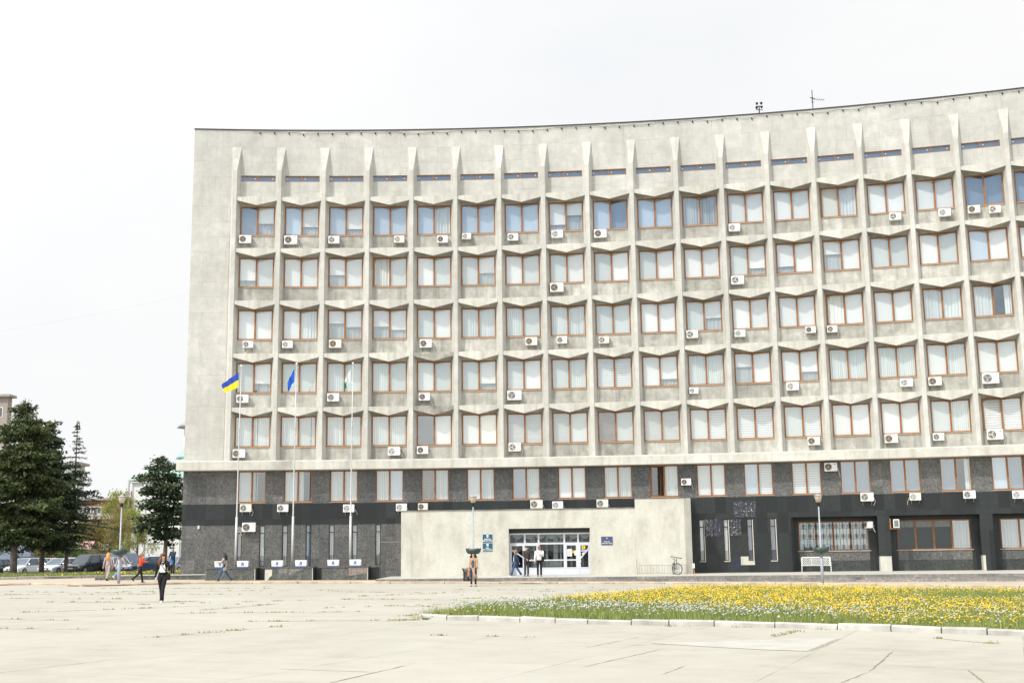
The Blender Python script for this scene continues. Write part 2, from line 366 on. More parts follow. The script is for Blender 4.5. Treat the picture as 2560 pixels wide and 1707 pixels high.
# --- concrete wall
m = MB()
abox(m, -.96, -TW, -14, 0, 7.7, 27.0); abox(m, -.96, -.113, -14, 0, 27.0, 30.42)
for i in range(NB):
    a, b = i+(-TW if i == 0 else -TW), i+1-TW
    abox(m, i-TW, i+1-TW, -.35, 0, 27.19, 30.42)
    abox(m, i-TW, i+TW-.03, -.35, 0, HEAD(7)+.02, 27.19)
    abox(m, i+TW-.03, i+1-TW, -.35, 0, HEAD(7)+.02, 26.76)
    abox(m, i+1-TW-.0, i+1-TW+.001, -.35, 0, 26.76, 27.19)
bb(m, 'wall', M_CONC)
m = MB(); abox(m, -.96+.05, NB-TW, -14, -.36, 30.0, 30.36); abox(m, -.9, NB-TW, -14.2, -14.01, 0, 30.3); bb(m, 'roof_slab', M_ROOF)
m = MB(); abox(m, -.97, NB-TW, -.2, .05, 30.42, 30.49); bb(m, 'roof_flashing', M_ROOF)
# spandrels: one per opening, each with its own weathering
for k in range(3,8):
    for i in range(NB):
        z1 = HEAD(k)-WH; z0 = 7.7 if k == 3 else HEAD(k-1)+.02
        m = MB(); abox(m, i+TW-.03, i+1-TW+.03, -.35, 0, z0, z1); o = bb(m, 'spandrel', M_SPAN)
        if i > 17: o.name = 'spandrel'
# pilasters
PB, PF, PR = .108, .043, .56
for i in range(NB+1):
    m = MB(); prof = []
    def ring(z, fw_, r): return [F(i-PB,-.3,z), F(i-PB,0,z), F(i-fw_,r,z), F(i+fw_,r,z), F(i+PB,0,z), F(i+PB,-.3,z)]
    rs = [ring(7.66,PF,PR), ring(27.4,PF,PR), ring(29.2,PB-.004,.012)]
    vs = sum(rs, []); fs = []
    for a in range(2):
        for j in range(6): fs.append((a*6+j, a*6+(j+1)%6, a*6+6+(j+1)%6, a*6+6+j))
    fs += [tuple(range(5,-1,-1)), tuple(range(12,18))]
    m.add(vs, fs); bb(m, 'pilaster', M_PIL)
# folded sun ledges
for k in range(3,8):
    for i in range(NB):
        h = HEAD(k); zt, ze, zc = h+.53, h+.29, h-.085; m = MB()
        P = [F(i+.050,.50,zt),F(i+.5,.66,zt+.0),F(i+.95,.50,zt), F(i+.050,.50,ze),F(i+.5,.66,zc),F(i+.95,.50,ze),
             F(i+.10,-.1,zt+.05),F(i+.5,-.1,zt+.05),F(i+.90,-.1,zt+.05), F(i+.10,-.1,h+.004),F(i+.5,-.1,h+.004),F(i+.90,-.1,h+.004)]
        m.add(P, [(0,3,4,1),(1,4,5,2),(0,1,7,6),(1,2,8,7),(3,9,10,4),(4,10,11,5),(0,6,9,3),(2,5,11,8),(6,7,10,9),(7,8,11,10)])
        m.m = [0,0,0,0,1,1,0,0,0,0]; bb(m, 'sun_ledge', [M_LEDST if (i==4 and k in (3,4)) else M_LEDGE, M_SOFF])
# cornice over the granite base
m = MB(); sweep(m, us(-1.07,NB,.5), [(-.1,7.72),(.62,7.70),(1.0,7.60),(1.0,7.06),(-.1,7.06)]); bb(m, 'cornice', M_LEDGE)
# granite base
m = MB()
abox(m, -.96, .21, -14, 0, 4.9, 7.058)
for i in range(NB):
    abox(m, i+.82, i+1.21, -.35, 0, 4.9, 7.058); abox(m, i+.21, i+.82, -.35, 0, 4.9, 4.99)
bb(m, 'granite_upper_wall', M_GRAN)
SL = [(.22,.325),(.70,.82),(1.19,1.31),(1.70,1.82),(2.20,2.32),(2.70,2.82),(3.21,3.33)]
SR = [(10.217,10.322),(10.73,10.833),(11.225,11.335),(11.70,11.82)]
def slitwall(m, u0, u1, r0, r1, z0, z1, sl):
    x = u0
    for a,b in sl:
        abox(m, x, a, r0, r1, z0, z1); abox(m, a, b, r0, r1, z0, .88); abox(m, a, b, r0, r1, 3.52, z1); x = b
    abox(m, x, u1, r0, r1, z0, z1)
m = MB(); abox(m, -.96, -.6, -14, -.35, -.3, 3.56); slitwall(m, -.96, 3.9, -.35, 0, -.3, 3.56, SL); bb(m, 'granite_lower_wall', M_GRAN)
m = MB(); abox(m, -.965, NB, -.35, .035, 3.56, 4.9); abox(m, -.965, -.9, -14, -.35, 3.56, 4.9)
slitwall(m, 10.05, 12.14, -.35, .02, -.3, 3.56, SR); abox(m, 12.14,12.19,-1.7,-.35,-.3,3.56)
bb(m, 'black_granite_band', M_BLACK)
m = MB()   # recess behind the columns, its dark lining with openings for the big windows
BW_ = [(12.30,13.735),(14.31,15.76),(16.33,17.78),(18.35,19.8)]
x = 12.19
for a,b in BW_:
    abox(m, x, a, -1.75, -1.5, -.3, 3.56); abox(m, a, b, -1.75, -1.5, 3.30, 3.56); x = b
abox(m, x, NB, -1.75, -1.5, -.3, 3.56); bb(m, 'recess_wall', M_BLACK)
m = MB(); [abox(m, a, b, -1.75, -1.48, .82, 1.40) for a,b in BW_]; bb(m, 'grey_apron', M_GRAN)
m = MB(); [abox(m, a, b, -1.75, -1.49, -.3, .82) for a,b in BW_]; bb(m, 'black_apron', M_DGRAN)
m = MB(); [abox(m, a-.03, b+.03, -1.5, -1.42, 1.40, 1.44) for a,b in BW_]; bb(m, 'stone_sill', M_LEDGE)
for a,b,bare in ((13.90,14.15,1),(15.91,16.16,2),(17.92,18.17,1)):
    m = MB(); abox(m, a, b, -1.5, .03, 1.08 if bare==1 else .15, 3.556)
    if bare == 2: m = MB(); abox(m, a+.06, b, -1.5, .03, -.2, 3.556); abox(m, a, a+.06, -1.5, .03, 1.08, 3.556)
    o = bb(m, 'column', M_BLACK)
    m = MB(); abox(m, a+.01, b-.01 if bare==1 else a+.06, -1.46, .015, -.2, 1.08); bb(m, 'bare_concrete_footing', M_ENTR)
for u0,u1,z0,z1,kind in ((10.95,11.42,3.62,4.62,0),(10.33,10.51,2.42,3.50,0),(10.53,10.68,2.42,3.55,1),(10.86,11.10,2.45,3.50,0)):
    m = MB(); abox(m, u0,u1, .036,.052,z0,z1); bb(m, 'worn_cladding_patch', 'x' if 0 else (M_PATCH if kind==0 else M_PATCHB))
m = MB(); abox(m, 11.07,11.23,.022,.034,.62,1.15); abox(m, 11.23,11.36,.022,.034,.62,.86); bb(m,'bare_plaster_patch', M_ENTR)
m = MB(); abox(m, 10.88,11.07,.022,.034,.22,1.12); bb(m,'blue_stone_patch', M_BLUESTONE)
# rooms behind the glass
m = MB(); abox(m, -.1, NB, -3.2, -3.0, 4.0, 29)
for z in (7.2, *[HEAD(k)+.1 for k in range(3,8)]): abox(m, -.1, NB, -3.0, -.36, z, z+.25)
for i in range(0,NB,1): abox(m, i-.03,i+.03,-3.0,-.36,4.0,29)
abox(m, -.1, 12.1, -2.2, -2.0, 0, 4.8); abox(m, 12.2, NB, -4.2, -4.0, 0, 4.0); abox(m, -.1, NB, -4.0, -.36, 4.5, 4.7); abox(m,-.1,NB,-4,-1.76,3.57,3.7)
bb(m, 'room_partition', M_INT)
# ------------------------------------------------ windows
def frame_mb(W,H,n=2,fw_=.075,mw=.115,d=.09):
    m = MB(); m.box(-W/2,W/2,-.02,d,0,fw_).box(-W/2,W/2,-.02,d,H-fw_,H)
    m.box(-W/2,-W/2+fw_,-.02,d,fw_,H-fw_).box(W/2-fw_,W/2,-.02,d,fw_,H-fw_)
    pw = (W-2*fw_-(n-1)*mw)/n
    for j in range(1,n):
        x = -W/2+fw_+j*pw+(j-1)*mw; m.box(x,x+mw,-.024,d,fw_,H-fw_)
        m.box(x+mw*.47,x+mw*.53,-.03,-.02,fw_,H-fw_)
    return m, pw
_cache = {}
def mesh_of(key, fn):
    if key not in _cache:
        o = fn(); _cache[key] = o.data; bpy.data.objects.remove(o)
    return _cache[key]
def pane_me(pw, ph): 
    return MB().add([(-pw/2,0,0),(pw/2,0,0),(pw/2,0,ph),(-pw/2,0,ph)],[(0,1,2,3)])
def pleat(pw, ph, n, amp, y, seed, x0=None, x1=None):
    r = random.Random(seed); m = MB(); N = n*2
    x0 = -pw/2 if x0 is None else x0; x1 = pw/2 if x1 is None else x1
    xs = [x0+(x1-x0)*i/N + (r.uniform(-.25,.25)*(x1-x0)/N if 0<i<N else 0) for i in range(N+1)]
    t = [y+(amp if i%2 else 0)*r.uniform(.4,1.2) for i in range(N+1)]; b = [q+r.uniform(-.01,.02) for q in t]
    vs = [(x,a,ph) for x,a in zip(xs,t)]+[(x+r.uniform(-.01,.01),a,0) for x,a in zip(xs,b)]
    m.add(vs, [(i,i+1,N+2+i,N+1+i) for i in range(N)]); return m
def slats(pw, ph, n, y):
    m = MB()
    for i in range(n):
        z = ph*(i+.5)/n; h = ph/n
        m.add([(-pw/2,y-.012,z-h*.52),(pw/2,y-.012,z-h*.52),(pw/2,y+.02,z+h*.40),(-pw/2,y+.02,z+h*.40)], [(0,1,2,3)])
    return m
def dressing(win, code, x, z0, pw, ph, seed):
    """what hangs behind one pane; flat tints stand in for dim rooms and reflections"""
    r = random.Random(seed); v = seed % 4
    def put(name, key, fn, mat, dy=0):
        me = mesh_of((key,round(pw,3),round(ph,3),mat.name), lambda: fn().build('t', mat)); o = link(name, me, win, (x,.10+dy,z0)); return o
    flat = lambda a,b,y=.0: (lambda: MB().add([(-pw/2-.02,y,a*ph),(pw/2+.02,y,a*ph),(pw/2+.02,y,b*ph),(-pw/2-.02,y,b*ph)],[(0,1,2,3)]))
    if code == 'W': put('roller_blind', 'flat', flat(0,1), M_BLW)
    elif code == 'w': put('roller_blind', 'flat', flat(0,1), M_BLG)
    elif code == 'c': put('roller_blind', 'flat', flat(0,1), M_CREAM)
    elif code == 'V': put('vertical_blind', 'V%d'%v, lambda: pleat(pw,ph,9,.05,0,v), M_VBL)
    elif code == 'C': put('curtain', 'C%d'%v, lambda: pleat(pw,ph,5,.09,0,v+9), M_CUR)
    elif code == 'K': put('curtain', 'K%d'%v, lambda: pleat(pw,ph,6,.10,0,v+19), M_CURB)
    elif code == 'H': put('horizontal_blind', 'H', lambda: slats(pw,ph,16,.02), M_HBL)
    elif code == 'h': put('horizontal_blind', 'h', lambda: slats(pw,ph,26,.02), M_HBG)
    elif code == 'G': put('horizontal_blind', 'G', lambda: slats(pw,ph,22,.02), M_GRM)
    elif code == 'g': put('vertical_blind', 'g', lambda: pleat(pw,ph,8,.06,0,3), M_GRM)
    elif code == 'T':
        f = (.3,.42,.55,.22)[v]; put('roller_blind', 'T%d'%v, flat(f,1), M_BLW); put('curtain', 'TC%d'%v, lambda: pleat(pw,ph*f,4,.05,.12,v), M_CURB)
    elif code == 'b': put('roller_blind', 'flat', flat(0,1), M_BLB)  # flat panel whose colour carries the sky reflection
    elif code == 'B': put('room_shade', 'flat', flat(0,1), M_BLU, .25)  # blue panel stands in for the dim room and reflected sky
    elif code == 'D': put('room_shade', 'flat', flat(0,1), M_DRK, .3); put('drape', 'dr%d'%v, lambda: pleat(pw,ph*.22,4,.05,0,v), M_GREYP).location.z += ph*.78  # dark panel stands in for the shade of the room
    elif code == 'p': put('painted_reflection', 'p', lambda: pleat(pw,ph,4,.06,0,2), M_STRIPES)  # pleated sheet coloured as the striped reflection in the panes
    elif code == 'L':  # curtain drawn to one side
        put('curtain', 'L%d'%v, lambda: pleat(pw,ph,3,.09,0,v, -pw/2, -pw/2+pw*.38), M_CUR)
    elif code == 'R':
        put('curtain', 'R%d'%v, lambda: pleat(pw,ph,3,.09,0,v, pw/2-pw*.4, pw/2), M_CUR)
def window(name, u0, u1, z0, H, codes, r=-.07, mat=None, label=None, n=2, sill=True, seed=0, open_=None, parent=None):
    W = (u1-u0)*3.0*(RR-r)/RR; um = (u0+u1)/2; mat = mat or M_FRAME
    key = ('win',round(W,2),round(H,2),n,mat.name)
    fm, pw = frame_mb(W,H,n)
    def mk():
        return fm.build('t', mat)
    me = mesh_of(key, mk)
    p = F(um, r, z0); o = link(name, me, B, Vector(p)-bl, FR(um))
    if label: o['label'] = label
    ph = H-.15
    for j in range(n):
        x = -W/2+.075+j*(pw+.115)+pw/2; c = codes[j] if j < len(codes) else 'W'
        gm = M_GLASSB if c in 'Bbr' else M_GLASSD if c == 'D' else M_GLASS
        gme = mesh_of(('pane',round(pw,3),round(ph,3),gm.name), lambda: pane_me(pw,ph).build('t', gm))
        g = link('pane', gme, o, (x,.03,.075))
        if open_ == j:
            g.location = (x-pw/2,.03,.075); g.data = mesh_of(('paneo',round(pw,3),round(ph,3),gm.name), lambda: MB().add([(0,0,0),(pw,0,0),(pw,0,ph),(0,0,ph)],[(0,1,2,3)]).build('t', gm)); g.rotation_euler = (0,0,RAD(28))
            sm = mesh_of(('sash',round(pw,3),round(ph,3)), lambda: MB().box(0,pw,-.01,.03,0,.05).box(0,pw,-.01,.03,ph-.05,ph).box(0,.05,-.01,.03,.05,ph-.05).box(pw-.05,pw,-.01,.03,.05,ph-.05).build('t', M_FRAME))
            s_ = link('open_sash', sm, o, (x-pw/2,.04,.075), RAD(28))
        dressing(o, c, x, .075, pw, ph, seed*7+j*3+1)
    if sill:
        sm = mesh_of(('sill',round(W,2)), lambda: MB().box(-W/2,W/2,-.14,0,-.035,-.005).build('t', M_SILL)); link('sill', sm, o, (0,0,0))
    return o
ROWS = {7:'BT bT bT bb bC bb bb TT bB bb KK WW WW wC WW WW BB BK',
        6:'Tw WW TW Cw Ww wT Ww wW wW wW WW wT TW TW ww Ww bW WW',
        5:'WW WC TT TT wW VV Vw VV ww WW wT WW WW CW WW CC CR CW',
        4:'wT ww VV Vw Ww wT HW wV HH WT VV TW WT VV VV WV WW VV',
        3:'VV Vw VV VV rW Wc hh hw Gw hh wH HH wH WW WW wV HH WW'}
for k,row in ROWS.items():
    for i,c in enumerate(row.split()):
        window('window', i+TW, i+1-TW, HEAD(k)-WH, WH, c, seed=i*5+k, open_={(3,6):0,(13,7):0,(13,5):0,(16,3):0}.get((i,k)))
R2 = 'wL VL Vw Vb gV WC BV WW VV rV WW bH HH BB BB BR bB BB'.split()
for i,c in enumerate(R2):
    window('mezzanine_window', i+.21, i+.82, 4.995, 2.055, c, r=-.10, seed=i*3+100, open_=0 if i==9 else None)
for i in range(18):      # strip lights of the attic
    u0_, u1_ = i+TW-.03, i+1-TW+.0; W = (u1_-u0_)*3; um = (u0_+u1_)/2
    def mk():
        m = MB(); m.box(-W/2,W/2,-.02,.08,0,.05).box(-W/2,W/2,-.02,.08,.37,.43).box(-W/2,-W/2+.05,-.02,.08,.05,.37).box(W/2-.05,W/2,-.02,.08,.05,.37).box(-.04,.04,-.024,.08,.05,.37); return m.build('t', M_FRAME)
    o = link('clerestory_window', mesh_of('clere', mk), B, Vector(F(um,-.07,26.76))-bl, FR(um))
    link('room_shade', mesh_of('cshade', lambda: MB().add([(-W/2,.2,0),(W/2,.2,0),(W/2,.2,.43),(-W/2,.2,.43)],[(0,1,2,3)]).build('t', M_BLU)), o)  # blue backing stands in for the dim attic and mirrored sky
    for s_ in (-1,1):
        link('pane', mesh_of('cpane', lambda: MB().add([(-W/4+.045,0,0),(W/4-.045,0,0),(W/4-.045,0,.32),(-W/4+.045,0,.32)],[(0,1,2,3)]).build('t', M_GLASSB)), o, (s_*W/4,.03,.05))
        link('round_vent', mesh_of('cvent', lambda: MB().lathe([(.035,-.012),(.035,.006)],10).build('t', M_WHITE)), o, (s_*W/4-(W/4-.2)*(1 if (i*7)%3 else -1),.02,.23)).rotation_euler = (RAD(90),0,0)
# beyond the right edge of the photograph: the last two bays in one part
m = MB()
for i in (18,19):
    for k in range(3,8): abox(m, i+TW,i+1-TW,-.1,-.06,HEAD(k)-WH,HEAD(k))
    abox(m, i+.21,i+.82,-.12,-.08,4.995,7.05); abox(m, i+TW-.03,i+1-TW,-.1,-.06,26.76,27.19)
o = bb(m, 'window_glazing', M_BLG); o['kind'] = 'stuff'
def slit(u0,u1,r,code):
    W = (u1-u0)*3; H = 2.64; um = (u0+u1)/2; m = MB(); f = .06
    m.box(-W/2,W/2,-.02,.08,0,f).box(-W/2,W/2,-.02,.08,H-f,H).box(-W/2,-W/2+f,-.02,.08,f,H-f).box(W/2-f,W/2,-.02,.08,f,H-f).box(-W/2+f,W/2-f,-.02,.08,2.12,2.18)
    o = m.build('slit_window', M_DFRAME, B); o.location = Vector(F(um,r,.88))-bl; o.rotation_euler = (0,0,FR(um))
    MB().add([(-W/2+f,.03,f),(W/2-f,.03,f),(W/2-f,.03,2.12),(-W/2+f,.03,2.12)],[(0,1,2,3)]).add([(-W/2+f,.03,2.18),(W/2-f,.03,2.18),(W/2-f,.03,H-f),(-W/2+f,.03,H-f)],[(0,1,2,3)]).build('pane', M_GLASS, o)
    mt = {'b':M_SLB,'w':M_BLG,'W':M_BLG,'t':M_TEAL,'B':M_SLN,'p':M_STRIPES}[code]
    MB().box(-W/2+f,W/2-f,.12,.125,f,H-f).build('blind', mt, o)  # blue-grey and navy ones are reflection and room dark put in as colour
    if r > -.2 and u0 > 10: MB().box(W/2,W/2+.05,-.1,.0,-.03,H*.98).box(-W/2-.02,W/2+.05,-.1,0,-.05,-.0).build('bare_jamb', M_ENTR, o)
for (a,b),c in zip(SL,'bpbtbbb'): slit(a,b,-.06,c)
for (a,b),c in zip(SR,'WWBB'): slit(a,b,-.05,c)
for n_,((a,b),c) in enumerate(zip(BW_[:3], ('ppCC','DDDC','CCww'))):
    o = window('display_window', a, b, 1.43, 1.87, c, r=-1.56, n=4, sill=False, seed=200+n_)
    if n_ == 0:
        W = (b-a)*3.0; m = MB(); nx = 20
        for j in range(nx+1):
            x = -W/2+.1+(W-.2)*j/nx; m.tube([(x,-.06,.06),(x,-.06,1.8)], .011, 4)
        for z in (.25,.93,1.58):
            for j in range(0,nx):
                if j % 2: continue
                x = -W/2+.1+(W-.2)*(j+1)/nx
                for q in range(6):
                    a_ = q*pi/3; m.tube([(x,-.07,z),(x+.13*cos(a_),-.07,z+.13*sin(a_))], .010, 4)
                m.tube([(x+.13*cos(t_),-.07,z+.13*sin(t_)) for t_ in [i_*pi/5 for i_ in range(11)]], .009, 4)
            m.tube([(-W/2+.1,-.06,z-.17),(W/2-.1,-.06,z-.17)], .009, 4)
        m.build('security_grille', M_BLACKM, o)
# --- entrance block
ER = 3.0; U0,U1,U2,U3 = 3.87, 8.885, 10.06, 10.08; D0,D1,DH = 6.18, 7.915, 3.05
m = MB()
abox(m, U0, D0, .04, ER, -.2, 4.22); abox(m, D1, U1, .04, ER, -.2, 4.22); abox(m, D0, D1, .04, ER, DH, 4.22)
bb(m, 'entrance_block', M_ENTR)
m = MB(); sweep(m, [U1, (U1+U2)/2, U2-.14], [(.045,-.2),(ER+.07,-.2),(ER+.07,4.78),(.045,4.78)])
P = [F(U2-.14,.045,-.2),F(U2-.14,ER+.07,-.2),F(U2,ER-.25,-.2),F(U2,.045,-.2)]; Q = [(p[0],p[1],4.78) for p in P]
m.add(P+Q, [(0,1,2,3),(4,7,6,5),(0,4,5,1),(1,5,6,2),(2,6,7,3),(3,7,4,0)]); bb(m, 'stair_tower', M_ENTR)
m = MB(); abox(m, U0-.015, U1, .06, ER+.05, 4.222, 4.262); bb(m, 'block_coping', M_DIRTY)
m = MB(); abox(m, U1-.01, U2-.12, .06, ER+.10, 4.782, 4.80); bb(m, 'tower_coping', M_DIRTY)
scr = thing('entrance_screen','', ''); del scr['label']; del scr['category']; scr.parent = B
um = (D0+D1)/2; scr.location = Vector(F(um,ER-.55,0))-bl; scr.rotation_euler = (0,0,FR(um)); Ws = (D1-D0)*3*(RR-ER)/RR
X = lambda u: (u-um)*3*(RR-ER+.5)/RR
mx_ = [D0, 6.513, 6.81, 7.359, 7.654, D1]
m = MB()
for j,u in enumerate(mx_):
    x = X(u); h = .055 if 0<j<5 else .05; m.box(x-h,x+h,-.04,.05,.15,2.76)
for z,h in ((2.72,.045),(2.11,.05),(.60,.03)): m.box(X(D0),X(D1),-.035,.045,z-h,z+h)
for a,b in ((0,1),(1,2),(2,3),(3,4)):
    if a: m.box(X(mx_[a])+.05,X(mx_[b])-.05,-.03,.04,1.04,1.12)
for a,b in ((0,1),(1,2),(3,4),(4,5)):    # leaf frames
    x0,x1 = X(mx_[a])+.055, X(mx_[b])-.055
    m.box(x0,x0+.09,-.045,.05,.63,2.06).box(x1-.09,x1,-.045,.05,.63,2.06).box(x0+.09,x1-.09,-.045,.05,1.98,2.06)
m.build('aluminium_frame', M_ALU, scr)
m = MB(); m.box(X(D0),X(D1),-.02,.02,.15,.57); m.build('kick_panel', M_ALU, scr)
for j in range(5):
    xa,xb = X(mx_[j])+.05,X(mx_[j+1])-.05; g = MB().add([(xa,0,.63),(xb,0,.63),(xb,0,2.06),(xa,0,2.06)],[(0,1,2,3)]).add([(xa,0,2.16),(xb,0,2.16),(xb,0,2.675),(xa,0,2.675)],[(0,1,2,3)]).build('pane', M_GLASSD, scr)
m = MB().box(X(D0),X(D1),.0,.05,2.765,3.045)
m.build('dark_fascia', M_BLACK, scr)
def bar(x0,z0,x1,z1,t=.05):
    d = Vector((x1-x0,0,z1-z0)).normalized(); n = Vector((-d.z,0,d.x))*t
    a,b = Vector((x0,-.07,z0)),Vector((x1,-.07,z1)); P = [a-n,b-n,b+n,a+n]; Q = [p+Vector((0,.02,0)) for p in P]
    return MB().add(P+Q, [(0,1,2,3),(7,6,5,4),(0,4,5,1),(1,5,6,2),(2,6,7,3),(3,7,4,0)])
bar(X(mx_[0])+.06,1.80,X(mx_[1])+.1,1.12,.035).build('door_brace', M_ALU, scr)
bar(X(mx_[4])+.07,1.10,X(mx_[5])-.06,1.85,.04).build('door_brace', M_ALU, scr)
MB().tube([(X(7.70)-.06,-.06,1.12),(X(7.70),-.14,1.10),(X(7.70)+.02,-.14,.95),(X(7.70)-.04,-.06,.9)], .018, 6).build('door_handle', M_WHITE, scr)
x4 = X(mx_[3]); x5 = X(mx_[4])
for nm,x,z,w_,h_,mt in (('notice',x4+.17,1.31,.30,.44,M_PAPER),('notice',x4+.44,1.50,.20,.16,M_YEL),('notice',x4+.62,1.36,.22,.30,M_PAPER),
    ('door_sticker',x5+.22,1.74,.22,.22,M_YEL),('door_sticker',x5+.19,1.59,.28,.11,M_PALEB)):
    o = MB().box(x,x+w_,-.052,-.048,z,z+h_).build(nm, mt, scr)
    for q in range(3):
        zz = z+h_*(.75-.24*q); MB().box(x+w_*.15,x+w_*(.85-.1*q),-.054,-.0525,zz,zz+h_*.07).build('print', M_INKG if mt!=M_YEL else M_BLACKM, o)
MB().add([(x5+.20,-.053,1.43),(x5+.42,-.053,1.43),(x5+.31,-.053,1.56),(x5+.20,-.048,1.43),(x5+.42,-.048,1.43),(x5+.31,-.048,1.56)],[(0,1,2),(5,4,3),(0,3,4,1),(1,4,5,2),(2,5,3,0)]).build('door_sticker', M_WHITE, scr)
# lobby
m = MB(); abox(m, D0,D1,.05,.12,.15,3.0); abox(m, D0,D1,.12,ER-.5,.10,.155); bb(m,'lobby_back_wall', M_LOBBY)
m = MB()
for u,w_ in ((6.30,.04),(6.62,.10),(6.95,.05),(7.12,.09),(7.26,.03),(7.47,.05),(7.72,.04)): abox(m, u,u+w_,1.9,2.05,.15,2.9)
abox(m, 6.3,7.8,1.86,1.9,2.15,2.25); abox(m, 6.7,7.3,1.8,2.1,.15,1.0); bb(m,'lobby_partition', M_INT)
m = MB()
for j in range(7):
    u_a = D0+.06+j*.24; n = 8; vs = [F(u_a+.235*q/n, 2.15, 2.72) for q in range(n+1)]+[F(u_a+.235*q/n, 2.15, 2.62-.22*sin(pi*q/n)-.02*(q%2)) for q in range(n+1)]; m.add(vs,[(q,q+1,n+2+q,n+1+q) for q in range(n)])
bb(m,'lobby_swag_curtain', M_BLG)
# trims
m = MB(); abox(m, 3.30,3.9,.0,.012,2.35,2.365); bb(m,'mortar_line', M_ENTR)
# string lights along the parapet: one cable, small lamps under it
SLT = thing('string_lights','sagging cable of small dark bulbs strung along the top of the concrete parapet','string lights', F(8,.1,30.2))
pts = []; rs_ = random.Random(4); u = .35
m = MB(); knots = []
while u < NB-.2:
    knots.append(u); u += .165
for j,u in enumerate(knots):
    sag = .12 if (j//7) % 2 else .03; pts.append(F(u, .07, 30.30-sag*rs_.uniform(.3,1.3)))
m.tube([Vector(p)-SLT.location for p in pts], .012, 4); m.build('cable', M_BLACKM, SLT)
bm_ = MB().lathe([(.02,.05),(.05,.0),(.055,-.05),(.02,-.09)],6).build('t', M_BLACKM).data
for j,p in enumerate(pts):
    if j%2 and F(0)[0] < p[0] < 36: link('bulb', bm_, SLT, Vector(p)-SLT.location-Vector((0,0,.04)))
# settlement crack running down the tenth bay
m = MB(); rs_ = random.Random(9)
def crack(u, z0, z1, r, w_=.018):
    z = z0; pp = []
    while z > z1: pp.append((u+rs_.uniform(-.006,.006), z)); z -= rs_.uniform(.1,.3)
    vs = []; 
    for a,z in pp: vs += [F(a-w_*rs_.uniform(.1,.5)/3,r,z), F(a+w_*rs_.uniform(.1,.5)/3,r,z)]
    m.add(vs, [(2*i,2*i+1,2*i+3,2*i+2) for i in range(len(pp)-1)])
crack(10.52, 30.4, 27.25, .004); crack(10.52, 26.7, 25.6, .004)
for k in range(3,8): crack(10.53, HEAD(k)-WH-.05, (HEAD(k-1)+.6) if k>3 else 7.75, .004, .03)
crack(10.53, 7.58, 7.1, 1.004, .03)
bb(m, 'settlement_crack', M_BLACKM)
